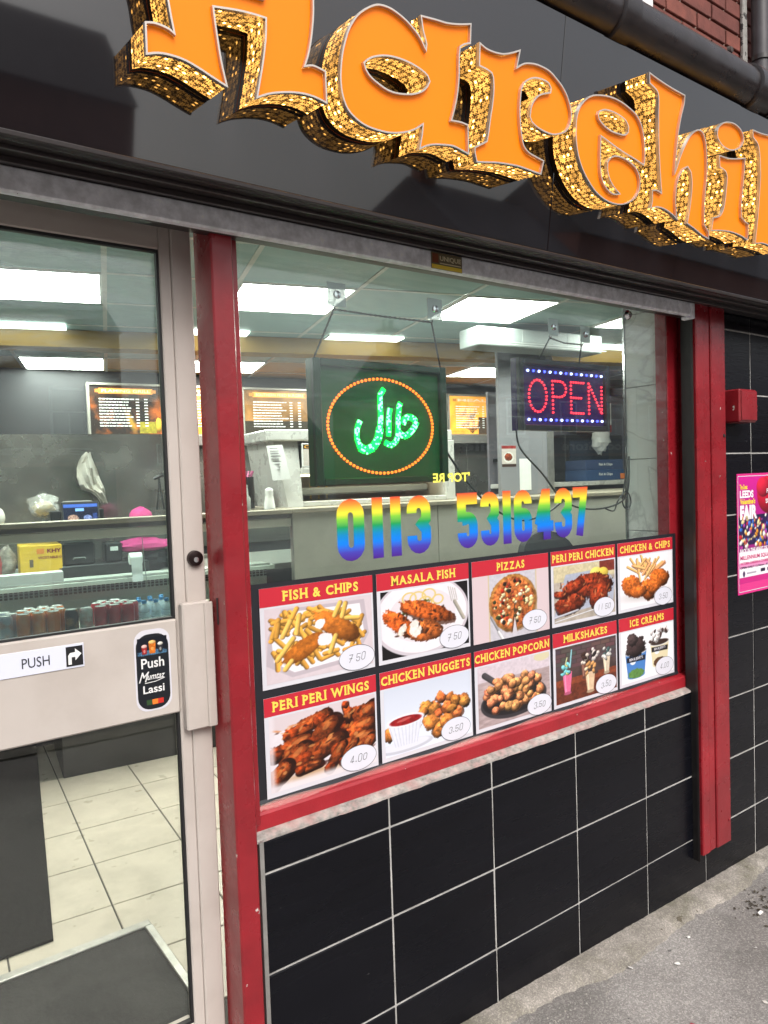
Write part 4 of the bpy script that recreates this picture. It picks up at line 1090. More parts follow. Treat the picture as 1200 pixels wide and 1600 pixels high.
for d, a, b_ in (('0', .292, .383), ('1', .409, .449), ('1', .474, .514), ('3', .535, .625), ('5', .732, .816), ('3', .830, .911), ('1', .929, .966), ('6', .980, 1.065), ('4', 1.076, 1.170), ('3', 1.178, 1.269), ('7', 1.275, 1.353)):
    g_ = MB()
    for kk, (path, cl) in enumerate(digit_paths(d, a, b_, 1.517, 1.690, .0365 if d != '1' else b_ - a)):
        stroke(g_, path, .0365 if d != '1' else .037, Yp(.0432), cl, kk * .0004)
    g_.build('digit', RAIN, ph)

# small yellow lettering seen back to front
tr2 = thing('reversed_lettering', "yellow lettering 'TOP RE seen back to front beside the green sign", 'lettering', (.71, .056, 1.72))
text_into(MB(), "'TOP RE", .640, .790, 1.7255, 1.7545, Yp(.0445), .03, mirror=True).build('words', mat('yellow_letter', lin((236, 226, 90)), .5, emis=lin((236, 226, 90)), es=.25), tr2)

# ------------------------------------------------------------------ lassi sticker on the door
ls = thing('drinks_sticker', 'tall rounded black sticker reading Push Mumtaz Lassi on the door panel', 'sticker', (-.22, .075, 1.21))
def rrect(x0, x1, z0, z1, r, y, n=6):
    pts = []
    for cx, cz, a in ((x1 - r, z1 - r, 0), (x0 + r, z1 - r, 90), (x0 + r, z0 + r, 180), (x1 - r, z0 + r, 270)):
        for k in range(n + 1):
            t = math.radians(a + 90 * k / n); pts.append((cx + r * math.cos(t), y, cz + r * math.sin(t)))
    q = MB(); q.v = pts; q.f = [tuple(range(len(pts)))]; return q
rrect(-.262, -.176, 1.209, 1.404, .028, .0752).build('white_backing', VWHITE, ls)
rrect(-.258, -.180, 1.213, 1.393, .030, .0748).build('black_sheet', mat('sticker_black', (.008, .01, .014), .35), ls)
cv = Cv(1.5, 50, (14, 18, 30), 77)
cv.ell(.75, .1, .8, .2, (70, 110, 140), rough=.3, tex=.5)
for x, w, h, c1, c2 in ((.35, .14, .5, (150, 30, 30), (240, 190, 180)), (.75, .18, .7, (206, 110, 30), (250, 200, 120)), (1.16, .13, .55, (40, 40, 46), (232, 226, 214))):
    cv.poly([(x - w * .8, .08), (x + w * .8, .08), (x + w, h), (x - w, h)], c1, tex=.3); cv.ell(x, h + .03, w * 1.05, .1, c2, shade=.4, rough=.1); cv.ell(x, h * .5, w * .4, .1, c2, alpha=.6)
cv.mesh('drinks_picture', PRINT, ls, -.2545, -.1835, 1.343, 1.385, Yp(.0744))
text_into(MB(), 'Push', -.247, -.192, 1.312, 1.336, Yp(.0744), .015).build('word', WHITE, ls)
text_into(MB(), 'Lassi', -.245, -.194, 1.252, 1.271, Yp(.0744), .015).build('word', WHITE, ls)
sm = MB(); SK = lambda a, b, l=0.0: (a + (b - 1.29) * .35, .0744 - l, b)
text_into(sm, 'M', -.251, -.234, 1.280, 1.304, SK, .01); text_into(sm, 'umtaz', -.233, -.193, 1.284, 1.297, SK, .01); stroke(sm, [(-.236, 1.277), (-.21, 1.2785), (-.19, 1.284)], .0016, SK)
sm.build('script_word', WHITE, ls)
for k, c in enumerate(((40, 70, 36), (230, 120, 40), (190, 40, 30))):
    MB().quad((-.238 + k * .0135, .0744, 1.224), (-.2245 + k * .0135, .0744, 1.224), (-.2245 + k * .0135, .0744, 1.236), (-.238 + k * .0135, .0744, 1.236)).build('flavour_square', mat('sq%d' % k, lin(c), .5), ls)

# ------------------------------------------------------------------ fair poster on the pier
fp = thing('fair_poster', 'pink poster for the Great Leeds Valentine\'s Fair on the black tiles', 'poster', (2.45, -.01, 1.19))
PX0, PX1, PZ0, PZ1 = 2.27, 2.635, 1.192, 1.712
MB().box(PX0, PX1, -.0105, -.0092, PZ0, PZ1).build('sheet', mat('pink_paper', lin((214, 40, 128)), .45, bump=.2, bscale=12), fp)
cv = Cv(.72, 170, (150, 20, 110), 55)
cv.a = cv.a * 0 + np.array((120, 24, 110.)) + np.array((96, 10, 40.)) * cv.Y[..., None]
cv.ell(.55, .83, .22, .17, (196, 24, 52), 0, shade=.6); cv.ell(.44, .90, .12, .09, (206, 34, 62), shade=.5); cv.ell(.68, .9, .12, .09, (206, 34, 62), shade=.5)
cv.rect(0, .72, .40, .66, (40, 28, 70), tex=.4)
for _ in range(150): cv.ell(cv.r.uniform(0, .72), cv.r.uniform(.37, .66), cv.r.uniform(.008, .03), cv.r.uniform(.008, .03), cv.r.choice([(230, 150, 40), (200, 40, 50), (60, 110, 200), (240, 220, 160), (180, 60, 160), (40, 30, 60), (250, 250, 240)]), cv.r.uniform(0, 180), shade=.4, rough=.3)
cv.rect(0, .72, .12, .345, (246, 242, 246)); cv.rect(0, .72, .07, .12, (206, 40, 130)); cv.rect(0, .72, -.1, .07, (226, 60, 140)); cv.rect(0, .72, .2, .245, (232, 150, 196))
cv.ell(.08, .15, .02, .025, (60, 30, 80)); cv.rect(.38, .46, .145, .175, (40, 30, 60)); cv.rect(.5, .62, .145, .175, (90, 60, 120)); cv.rect(.13, .3, .145, .16, (170, 160, 176))
cv.mesh('picture', PRINT, fp, PX0 + .012, PX1 - .012, PZ0 + .012, PZ1 - .012, Yp(.0 - .0109))
for (a, b_, z0, z1, y) in ((PX0 + .006, PX1 - .006, PZ1 - .0125, PZ1 - .0095, 0), (PX0 + .006, PX1 - .006, PZ0 + .0095, PZ0 + .0125, 0), (PX0 + .006, PX0 + .009, PZ0 + .0095, PZ1 - .0095, 0)):
    MB().quad((a, -.0113, z0), (b_, -.0113, z0), (b_, -.0113, z1), (a, -.0113, z1)).build('white_border', VWHITE, fp)
PW = mat('poster_white', (.8, .78, .8), .45); PY = mat('poster_yellow', lin((244, 222, 60)), .45); PK = mat('poster_pink', lin((200, 30, 110)), .45); PD = mat('poster_dark', lin((50, 24, 60)), .45)
def ptxt(s, a, b_, z0, z1, m, off=.03): text_into(MB(), s, PX0 + a, PX0 + b_, PZ0 + z0, PZ0 + z1, Yp(-.0116), off).build('words', m, fp)
ptxt('The Great', .022, .085, .452, .474, PY); ptxt('LEEDS', .022, .135, .415, .448, PW, .05); ptxt("Valentine's", .022, .15, .388, .412, PY); ptxt('FAIR', .022, .165, .322, .384, PW, .06)
ptxt('FRI 14', .25, .33, .43, .45, PW, .03); ptxt('TO', .275, .30, .412, .424, PW); ptxt('SUN 23', .24, .34, .385, .405, PW, .03); ptxt('FEB', .265, .31, .36, .38, PW, .03)
ptxt('BACK IN THE HEART OF THE CITY', .02, .345, .178, .196, PW, .04)
ptxt('MILLENNIUM SQUARE', .02, .30, .145, .166, PK, .02); ptxt('VICTORIA GARDENS & COOKRIDGE ST', .02, .31, .127, .138, PK, .02); ptxt('OPEN DAILY 12 Noon - 8.30pm', .02, .30, .107, .119, PD, .03)

# ------------------------------------------------------------------ LED window signs
def led_mat(name, c, es):
    return mat(name, c, .3, emis=c, es=es)
LG = led_mat('green_led', (0.0, 1.0, 0.07), 3.2); LW = led_mat('green_white_led', (.14, 1.0, .30), 5.0); LO = led_mat('orange_led', (1.0, .16, .015), 2.2); LR = led_mat('red_led', (1.0, .03, .05), 2.3); LB = led_mat('blue_led', (.06, .08, 1.0), 4.0); LBW = led_mat('blue_white_led', (.5, .55, 1.0), 4.0)
def dots(pts, y, r, m, parent, name='leds'):
    q = MB()
    for x, z in pts:
        n = len(q.v); K = 6
        for k in range(K): q.v.append((x + r * math.cos(2 * math.pi * k / K), y, z + r * math.sin(2 * math.pi * k / K)))
        for k in range(K): q.v.append((x + r * .6 * math.cos(2 * math.pi * k / K), y - r * .9, z + r * .6 * math.sin(2 * math.pi * k / K)))
        for k in range(K): q.f.append((n + k, n + (k + 1) % K, n + K + (k + 1) % K, n + K + k))
        q.f.append(tuple(n + K + k for k in range(K)))
    o = q.build(name, m, parent, kind='stuff'); return o
def resample(P, step):
    out = []; V = [Vector(p) for p in P]; carry = 0.0
    for i in range(len(V) - 1):
        L = (V[i + 1] - V[i]).length; d = carry
        t = (V[i + 1] - V[i]).normalized() if L > 0 else Vector((1, 0))
        while d < L:
            out.append((V[i] + t * d, t)); d += step
        carry = d - L
    return out
FRB = mat('sign_frame_black', (.01, .01, .012), .35)
# green halal sign
hs = thing('halal_led_sign', 'square LED sign with glowing green Arabic word inside an orange oval', 'LED sign', (.5, .1, 1.728))
HY = .098
MB().box(.262, .742, HY + .004, HY + .03, 1.728, 2.082).build('board', mat('green_board', (.007, .065, .014), .3, var=.15, vscale=4), hs)  # black board; the glow of the green LEDs is painted into its base colour
for (x0, x1, z0, z1) in ((.262, .286, 1.728, 2.082), (.718, .742, 1.728, 2.082), (.2865, .7175, 1.728, 1.748), (.2865, .7175, 2.062, 2.082)):
    MB().bbox(x0, x1, HY - .012, HY + .006, z0, z1, .003).build('frame_bar', mat('frame_dark_green', (.008, .03, .012), .3), hs)
dots([(.500 + .190 * math.cos(t), 1.897 + .138 * math.sin(t)) for t in np.linspace(0, 2 * math.pi, 84, endpoint=False)], HY + .002, .0048, LO, hs, 'orange_leds')
def hz_(zx, zy):   # sign-board coordinates from the drawing grid of the word
    return (.285 + zx * .00039, 2.096 - zy * .0003126 + (zx - 570) * .0000094)
def band(path, rows, step=.0052, gap=.0052):
    out = []
    for p, t in resample([hz_(*q) for q in path], step):
        nrm = Vector((-t.y, t.x))
        for r in rows: out.append(tuple(p + nrm * r * gap))
    return out
lam = [(570, 290), (535, 345), (535, 440), (535, 560), (525, 660), (503, 760), (455, 830), (390, 858), (335, 825), (312, 740), (318, 650), (345, 585)]
gp = band(lam[:5], (-1, 0, 1)) + band(lam[4:9], (-1.8, -.6, .6, 1.8)) + band(lam[8:], (-1, 0, 1))
gp += band([(625, 475), (610, 560), (608, 650), (603, 730)], (-1, 0, 1)) + band([(572, 790), (620, 818), (668, 790), (692, 730), (697, 640), (702, 540), (712, 450), (728, 412)], (-1, 0, 1))
gp += band([(748, 610), (765, 565), (805, 545), (850, 565), (880, 600), (850, 660), (800, 715), (750, 735), (705, 700)], (-1.2, 0, 1.2))
rg = random.Random(3); g1 = [p for p in gp if rg.random() < .66]; s1 = set(g1)
dots(g1, HY + .002, .0033, LG, hs, 'green_leds'); dots([p for p in gp if p not in s1], HY + .002, .0033, LW, hs, 'bright_green_leds')
# OPEN sign
os_ = thing('open_led_sign', 'small LED sign glowing OPEN in red between blue dotted lines', 'LED sign', (1.31, .1, 1.89))
OX0, OX1, OZ0, OZ1, OY = 1.071, 1.556, 1.892, 2.138, .10
MB().box(OX0, OX1, OY + .004, OY + .03, OZ0, OZ1).build('board', mat('purple_board', (.03, .008, .085), .22), os_)  # purple glow of the LEDs put into the base colour of the board
for (x0, x1, z0, z1) in ((OX0, OX0 + .022, OZ0, OZ1), (OX1 - .022, OX1, OZ0, OZ1), (OX0 + .0225, OX1 - .0225, OZ0, OZ0 + .02), (OX0 + .0225, OX1 - .0225, OZ1 - .02, OZ1)):
    MB().bbox(x0, x1, OY - .012, OY + .006, z0, z1, .003).build('frame_bar', FRB, os_)
xs_ = np.linspace(1.125, 1.522, 15)
for z in (2.098, 1.93):
    dots([(x, z) for x in xs_[0::2]], OY + .002, .0052, LBW, os_, 'bright_blue_leds'); dots([(x, z) for x in xs_[1::2]], OY + .002, .0048, LB, os_, 'blue_leds')
def letters_path(ch, x0, x1, z0, z1):
    w = x1 - x0; h = z1 - z0; m = (z0 + z1) / 2
    if ch == 'O': return [arc((x0 + x1) / 2, m, w / 2, h / 2, 0, 360, 24)]
    if ch == 'P': return [[(x0, z0), (x0, z1), (x0 + .55 * w, z1)] + arc(x0 + .55 * w, z1 - h * .25, w * .45, h * .25, 90, -90, 8) + [(x0, m)]]
    if ch == 'E': return [[(x1, z1), (x0, z1), (x0, z0), (x1, z0)], [(x0 + .2 * w, m), (x0 + .9 * w, m)]]
    if ch == 'N': return [[(x0, z0), (x0, z1), (x1, z0), (x1, z1)]]
rp = []
for ch, a, b_ in (('O', 1.128, 1.218), ('P', 1.25, 1.322), ('E', 1.348, 1.418), ('N', 1.448, 1.522)):
    for path in letters_path(ch, a, b_, 1.957, 2.068): rp += [tuple(p) for p, t in resample(path, .0138)]
dots(rp, OY + .002, .0046, LR, os_, 'red_leds')
# hooks and chains
CHN = mat('chain_black', (.012, .012, .013), .4, metal=.5)
def hook(x, z, w, which):
    h = thing('adhesive_hook', 'clear square stick-on hook holding the chain of the ' + which, 'hook', (x, .054, z), 'stick-on hooks')
    MB().bbox(x - w / 2, x + w / 2, .0535, .0565, z - w * .55, z + w * .55, .0012).build('pad', mat('milky_plastic', (.62, .64, .62), .25, alpha=.85), h)
    d = MB(); d.lathe([(0, .006), (.010, .005), (.012, 0)], n=14); d.v = [(p[0] + x, .0535 - p[2], p[1] + z) for p in d.v]; d.build('disc', CHROME, h)
    MB().tube([(x, .06, z), (x, .068, z - .012), (x, .074, z - .028), (x, .068, z - .036), (x - .003, .062, z - .030)], .0016, 6).build('wire', CHN, h)
for x, z, w, s_ in ((.326, 2.25, .060, 'green sign, left one'), (.676, 2.248, .058, 'green sign, right one'), (1.207, 2.243, .052, 'OPEN sign, left one'), (1.376, 2.233, .052, 'OPEN sign, right one')): hook(x, z, w, s_)
def chain(pts, name, label):
    t = MB(); V = [Vector(p) for p in pts]; k = 0
    for i in range(len(V) - 1):
        L = (V[i + 1] - V[i]).length; n = max(1, int(L / .0085)); d = (V[i + 1] - V[i]).normalized()
        for j in range(n):
            p = V[i] + (V[i + 1] - V[i]) * ((j + .5) / n); s = d.cross(Vector((0, 1, 0))) if k % 2 else Vector((0, 1, 0))
            s.normalize(); k += 1
            a = p - d * .0062; b_ = p + d * .0062
            t.tube([a - s * .0004, p - s * .0022, b_ - s * .0004], .0016, 4, False); t.tube([a + s * .0004, p + s * .0022, b_ + s * .0004], .0016, 4, False)
    tag(t.build(name, CHN), label, 'chain')
chain([(.272, .098, 2.082), (.326, .072, 2.214), (.50, .075, 2.212), (.676, .072, 2.212), (.728, .098, 2.082)], 'hanging_chain', 'black chain looped over two hooks holding the green sign')
chain([(1.180, .10, 2.138), (1.207, .072, 2.21), (1.29, .075, 2.199), (1.376, .072, 2.20), (1.395, .10, 2.138)], 'hanging_chain', 'short black chain holding the OPEN sign')
MB_ = MB()
k3 = MB(); k3.lathe([(0, .012), (.012, .010), (.017, .003), (.019, 0)], n=16); k3.v = [(p[0] + 1.615, .0455 - p[2], p[1] + 2.325) for p in k3.v]
tag(k3.build('glass_stud', CHROME), 'round chrome stud near the top right corner of the window glass', 'fitting')
# ------------------------------------------------------------------ interior, built on its own axes (the shop is skewed to its front)
IA = math.radians(-7.0)
IEX = Vector((math.cos(IA), math.sin(IA), 0)); IEY = Vector((-math.sin(IA), math.cos(IA), 0)); IO = Vector((0.015, 2.371, 0))
FZ, CZ = 0.25, 2.80
def Lc(x, y, z):
    p = IO + IEX * x + IEY * y; return (p.x, p.y, z)
def Lx(y):           # plane facing the street at local depth y
    return lambda a, b, l=0.0: Lc(a, y - l, b)

# floor with tiles
FT = mat('cream_floor_tile', (0.58, 0.535, 0.45), 0.32, var=.1, vscale=7, var2=((.40, .37, .30), .35, 9), bump=.05, bscale=40, rvar=.06)
floor = MB().add([(-4.3, .165, FZ - .004), (8.4, .165, FZ - .004), (8.4, 6.4, FZ - .004), (-4.3, 6.4, FZ - .004)], [(0, 1, 2, 3)]).build('floor', mat('floor_grout', (.10, .095, .085), .9))
tag(floor, kind='structure')
ft = .345
ftm = mesh_of(MB().bbox(0, ft - .006, 0, ft - .006, -.006, 0.0, .0015), 'floor_tile', FT)
fa = math.radians(-4.6)
fx = Vector((math.cos(fa), math.sin(fa), 0)); fy = Vector((-math.sin(fa), math.cos(fa), 0)); fo = Vector((0.015, 2.40, FZ))
for i in range(-4, 8):
    for j in range(-8, 3):
        p = fo + fx * (i * ft) + fy * (j * ft - .0)
        if p.y < 0.02 or p.x > 2.4: continue
        piece('floor_tile', ftm, floor, p, rot=(0, 0, fa))
# mat well in the doorway
mw = thing('entrance_mat', 'dark rubber mat sunk in an aluminium frame inside the door', 'door mat', (-.5, .5, FZ))
MB().box(-1.1, -0.055, .16, .80, FZ - .02, FZ + .004).build('mat_sheet', mat('dark_rubber_mat', (.016, .0165, .016), .75, var=.35, vscale=7, bump=.4, bscale=90, var2=((.05, .05, .048), .4, 4)), mw)
MB().bbox(-1.1, -0.03, .80, .835, FZ - .01, FZ + .012, .003).build('frame_bar', ALU, mw)
MB().bbox(-0.055, -0.028, .16, .7995, FZ - .01, FZ + .012, .003).build('frame_bar', ALU, mw)
rug = MB()
rug.box(-.98, -.315, .93, 3.3, FZ + .001, FZ + .010)
rug.v = [(x + (y - .93) * .165, y, z) for x, y, z in rug.v]
tag(rug.build('floor_runner', mat('black_runner', (.006, .006, .006), .95, bump=.9, bscale=160, var=.4, vscale=60)), 'black ribbed runner rug on the pale floor tiles', 'rug')

# ceiling
CA = math.radians(-15.5); CU = Vector((math.cos(CA), math.sin(CA), 0)); CV_ = Vector((-math.sin(CA), math.cos(CA), 0))
def Cc(u, v, z=0.0):
    p = CU * u + CV_ * v; return (p.x, p.y, CZ + z)
ceil = MB().add([(-4.5, .16, CZ + .03), (9, .16, CZ + .03), (9, 6.4, CZ + .03), (-4.5, 6.4, CZ + .03)], [(3, 2, 1, 0)]).build('ceiling', mat('ceiling_void', (.3, .3, .3), .9))
tag(ceil, kind='structure')
PU, PV = .665, .632; U0, V0 = .385, 2.105
CT = mat('grey_green_ceiling_tile', (.25, .38, .375), .5, var=.06, vscale=3)
CY = mat('mustard_ceiling_tile', (.34, .20, .035), .5, var=.08, vscale=3)
ctm = mesh_of(MB().box(.012, PU - .012, .012, PV - .012, 0.004, .02), 'ceiling_tile', CT)
cym = mesh_of(MB().box(.012, PU - .012, .012, PV - .012, 0.004, .02), 'ceiling_tile', CY)
LIT = {(-2, 0), (0, 0), (2, 0), (4, 0), (-2, 4), (0, 4), (2, 4), (4, 4), (-4, 0)}
crot = (0, 0, CA)
for i in range(-6, 9):
    for j in range(-4, 7):
        c = Vector(Cc(U0 + (i + .5) * PU, V0 + (j + .5) * PV))
        if c.y < .3 or c.x < -3.2 or c.x > 5.6 or (Vector(c) - IO).dot(IEY) > 3.3: continue
        if (i, j) in LIT: continue
        y = j in (4, 5, 6)
        piece('ceiling_tile', cym if y else ctm, ceil, Cc(U0 + i * PU, V0 + j * PV), rot=crot)
BAR = mat('ceiling_bar', (.55, .56, .52), .5)
for i in range(-6, 10):
    q = MB(); u = U0 + i * PU; q.box(u - .0125, u + .0125, .2, 6.6, .0, .0035); q.v = [Cc(x, y, z) for x, y, z in q.v]; q.build('grid_bar', BAR, ceil)
for j in range(-3, 8):
    q = MB(); v = V0 + j * PV; q.box(-4.2, 6.8, v - .0125, v + .0125, .0005, .0033); q.v = [Cc(x, y, z) for x, y, z in q.v]; q.build('grid_bar', BAR, ceil)
PANEL = mat('led_panel', (.8, .8, .78), .5, emis=(1.0, 0.965, 0.87), es=26.0)
wherel = {-4: 'far left', -2: 'left', 0: 'middle left', 2: 'middle right', 4: 'right'}
for (i, j) in sorted(LIT):
    t = thing('ceiling_light', 'square white LED panel in the %s row of the ceiling, %s one' % ('front' if j == 0 else 'rear', wherel[i]), 'ceiling light', Cc(U0 + (i + .5) * PU, V0 + (j + .5) * PV), 'ceiling light panels')
    q = MB(); u = U0 + i * PU; v = V0 + j * PV
    q.box(u + .025, u + PU - .025, v + .016, v + PV - .016, -.003, .012); q.v = [Cc(x, y, z) for x, y, z in q.v]; q.build('diffuser', PANEL, t)
    q = MB()
    for (a, b_, c, d) in ((u + .013, u + .0245, v + .002, v + PV - .002), (u + PU - .0245, u + PU - .013, v + .002, v + PV - .002), (u + .025, u + PU - .025, v + .002, v + .0155), (u + .025, u + PU - .025, v + PV - .0155, v + PV - .002)):
        q.box(a, b_, c, d, -.005, .012)
    q.v = [Cc(x, y, z) for x, y, z in q.v]; q.build('frame', WHITE, t)
for i, u in enumerate((-1.1, .08, 1.24, 3.52)):
    t = thing('strip_light', 'narrow lit strip in front of the mustard beam, %s one' % ('leftmost', 'second', 'third', 'rightmost')[i], 'ceiling light', Cc(u + .29, 3.42), 'strip lights')
    q = MB().box(u, u + .58, 3.34, 3.49, -.012, -.002); q.v = [Cc(x, y, z) for x, y, z in q.v]; q.build('diffuser', mat('strip_diffuser', (.8, .8, .78), .5, emis=(1.0, 0.965, 0.87), es=4.0), t)
    q = MB().box(u - .008, u - .0005, 3.335, 3.495, -.014, -.002); q.v = [Cc(x, y, z) for x, y, z in q.v]; q.build('end_cap', WHITE, t)
bm_ = MB().box(-3.6, 6.2, 3.52, 3.70, -.115, -.001); bm_.v = [Cc(x, y, z) for x, y, z in bm_.v]
tag(bm_.build('ceiling_beam', mat('mustard_paint', (.25, .15, .022), .5, var=.06, vscale=2)), 'mustard painted beam crossing under the shop ceiling', 'beam')

# walls of the room
STEEL = mat('stainless_wall', (.30, .29, .27), .24, metal=.8, var=.35, vscale=1.6, bump=.22, bscale=1.5, rvar=.12)
DWALL = mat('dark_wall', (.022, .022, .025), .6, var=.2, vscale=2)
wb = MB().box(-4, 8, 3.0, 3.15, FZ, CZ + .03, X=Lc).build('wall_back', DWALL); tag(wb, kind='structure')
spb = []
for k in range(-4, 8):
    q = MB().bbox(k * .95 + .003, k * .95 + .947, 2.985, 2.9995, FZ + .9, 2.14, .003, X=Lc); q.build('steel_panel', STEEL, wb)
tag(MB().box(-4.2, -4.0, -2.6, 3.2, FZ, CZ + .03, X=Lc).build('wall_left', DWALL), kind='structure')
tag(MB().box(8.0, 8.2, -3.4, 3.2, FZ, CZ + .03, X=Lc).build('wall_right', DWALL), kind='structure')
tag(MB().box(-4.4, 9, .061, .16, 2.475, 3.03).build('wall_front_upper', DWALL), kind='structure')
tag(MB().box(-4.4, -1.25, .02, .2, FZ - .3, 2.474).build('wall_front_left', DWALL), kind='structure')
tag(MB().box(4.6, 9, .02, .2, -.1, 2.474).build('wall_front_right', DWALL), kind='structure')
tag(MB().box(2.01, 4.6, .142, .2, 0, 2.474).build('wall_pier_inner', DWALL), kind='structure')
tag(MB().box(-4.4, 9, .06, 6.5, 3.035, 3.2).build('roof_slab', DWALL), kind='structure')
tag(MB().box(0, 2.0, .142, .2, 0, .86).build('wall_riser_inner', DWALL), kind='structure')

# marble-clad return wall at the right end of the window
MARB = mat('grey_marble_tile', (.55, .54, .52), .22, var=.06, vscale=3, bump=.02)
def vein_mat():
    m = mat('veined_marble', (.60, .59, .56), .2, var=.05, vscale=2)
    nt = m.node_tree; N = nt.nodes; Lk = nt.links; b = N['Principled BSDF']
    g = N.new('ShaderNodeNewGeometry'); mp = N.new('ShaderNodeMapping'); mp.inputs['Rotation'].default_value = (.3, .7, .4); Lk.new(g.outputs['Position'], mp.inputs['Vector'])
    n = N.new('ShaderNodeTexNoise'); n.inputs['Scale'].default_value = 2.2; n.inputs['Detail'].default_value = 7; n.inputs['Distortion'].default_value = 1.4; Lk.new(mp.outputs[0], n.inputs['Vector'])
    s = N.new('ShaderNodeMath'); s.operation = 'SUBTRACT'; s.inputs[1].default_value = .5; Lk.new(n.outputs['Fac'], s.inputs[0])
    a = N.new('ShaderNodeMath'); a.operation = 'ABSOLUTE'; Lk.new(s.outputs[0], a.inputs[0])
    r = N.new('ShaderNodeMapRange'); r.inputs['From Min'].default_value = 0; r.inputs['From Max'].default_value = .022; r.inputs['To Min'].default_value = .5; r.inputs['To Max'].default_value = 0; Lk.new(a.outputs[0], r.inputs['Value'])
    old = b.inputs['Base Color'].links[0].from_socket
    x = N.new('ShaderNodeMix'); x.data_type = 'RGBA'; x.inputs['B'].default_value = (.25, .24, .23, 1); Lk.new(r.outputs[0], x.inputs['Factor']); Lk.new(old, x.inputs['A']); Lk.new(x.outputs['Result'], b.inputs['Base Color'])
    return m
VEIN = vein_mat()
mwall = MB().box(1.905, 2.005, .101, .262, FZ, CZ).build('wall_return', mat('tile_bed', (.35, .34, .33), .9)); tag(mwall, kind='structure')
z = .29
while z < 2.7:
    MB().bbox(1.893, 1.9045, .102, .262, z, z + .297, .0012).build('marble_tile', VEIN, mwall); z += .3
MB().box(1.889, 1.909, .2625, .272, .28, 2.75).build('metal_trim', CHROME, mwall)

# ------------------------------------------------------------------ counter
WOOD = mat('worn_counter_edge', (.33, .29, .22), .5, var=.25, vscale=14, stretch=(.3, 1, 2), bump=.1)
MARC = mat('pale_marble_cladding', (.50, .49, .42), .28, var=.12, vscale=3, var2=((.36, .35, .3), .35, 4))
ct = thing('serving_counter', 'long shop counter with wooden edged top, glazed display and pale marble front', 'counter', Lc(1.4, .3, FZ))
MB().bbox(-2.6, 1.3295, -.03, .07, 1.556, 1.583, .003, X=Lc).build('counter_top', WOOD, ct); MB().bbox(1.33, 5.6, -.03, .80, 1.556, 1.583, .003, X=Lc).build('counter_top', WOOD, ct)
MB().bbox(-2.6, 1.33, -.012, .06, 1.482, 1.528, .003, X=Lc).build('display_header', mat('cream_header', (.72, .71, .62), .4, var=.08, vscale=6), ct)
MB().box(-2.6, 1.33, .02, .05, 1.53, 1.5555, X=Lc).build('header_gap', mat('header_grey', (.25, .25, .25), .5), ct)
MB().box(-2.6, 1.32, -.004, .001, 1.006, 1.481, X=Lc).build('display_glass', glass_mat('display_glass', .03, seed=5.1), ct)
MB().bbox(-2.6, 1.33, -.02, .55, .965, 1.0, .003, X=Lc).build('display_shelf', mat('cream_shelf', (.58, .56, .48), .35), ct)
MB().box(-2.6, 1.33, .46, .475, 1.001, 1.20, X=Lc).build('display_back', mat('display_back_panel', (.30, .32, .31), .35), ct)
MB().bbox(.02, 5.6, 0.0, .5, FZ, .9649, .004, X=Lc).build('plinth', mat('black_plinth', (.03, .031, .032), .5, var=.25, vscale=5, bump=.1), ct)
MB().box(-2.6, -.9, 0.0, .5, FZ, .9649, X=Lc).build('plinth', MATS['black_plinth'], ct)
for k, (a, b_) in enumerate(((1.335, 2.36), (2.364, 3.30), (3.304, 4.25), (4.254, 5.6))):
    MB().bbox(a, b_, -.018, .02, .97, 1.5555, .002, X=Lc).build('marble_panel', MARC, ct)
MB().bbox(1.3305, 1.3345, -.021, .02, .97, 1.5555, .001, X=Lc).build('panel_trim', ALU, ct)
MB().bbox(-2.6, 1.33, .30, .56, 1.20, 1.225, .002, X=Lc).build('inner_shelf', mat('pale_inner_shelf', (.62, .64, .58), .3), ct)
ms = MB()
for k in range(72):
    for r in range(3):
        a = -.5 + k * .0255; ms.box(a, a + .017, .452, .4585, 1.142 + r * .0165, 1.154 + r * .0165, X=Lc)
ms.build('vent_slots', BLACKRUB, ct, kind='stuff')
MB().tube([Lc(-2.6, .31, 1.232), Lc(1.3, .31, 1.232)], .007, 8).build('shelf_rail', ALU, ct)
MB().bbox(.62, .95, .06, .10, 1.001, 1.085, .003, X=Lc).build('price_rail', mat('cream_block', (.58, .55, .42), .4), ct)

# drinks in the display
CANTOP = mat('can_aluminium', (.8, .79, .77), .25, metal=.4)
def can_mesh(cname, c1, c2):
    body = MB().lathe([(.024, 0), (.029, .004), (.0325, .012), (.0325, .098), (.030, .106), (.0265, .112)], n=16)
    return mesh_of(body, 'body', mat('can_' + cname, c1, .28, metal=.2, var2=(c2, .55, 16), spec=.6))
lidm = mesh_of(MB().lathe([(0, .111), (.023, .111), (.0245, .1145), (.0268, .1135), (.027, .111)], n=16), 'lid', CANTOP)
def can(x, y, bmesh_, label, group):
    t = thing('drink_can', label, 'can', Lc(x, y, 1.0005), group)
    s = 1.04
    piece('body', bmesh_, t, (0, 0, 0), rot=(0, 0, random.uniform(0, 6)), scale=(s, s, s)); piece('lid', lidm, t, (0, 0, 0), scale=(s, s, s))
cm = {'orange': can_mesh('orange', (.60, .14, .02), (.5, .24, .1)), 'red': can_mesh('red', (.48, .015, .03), (.40, .07, .08)), 'dark': can_mesh('dark', (.02, .02, .025), (.5, .25, .08)), 'silver': can_mesh('silver', (.55, .53, .52), (.45, .04, .05)), 'blue': can_mesh('blue', (.30, .32, .40), (.45, .12, .05))}
ORD = ('front', 'second', 'third', 'back'); SIDE = ('left', 'middle', 'right')
for k in range(3):
    for r in range(4):
        can(-.122 + k * .070 + (r % 2) * .035, .05 + r * .062, cm['orange'], 'orange drink can, %s one in the %s row of the orange cluster' % (SIDE[k], ORD[r]), 'orange drink cans')
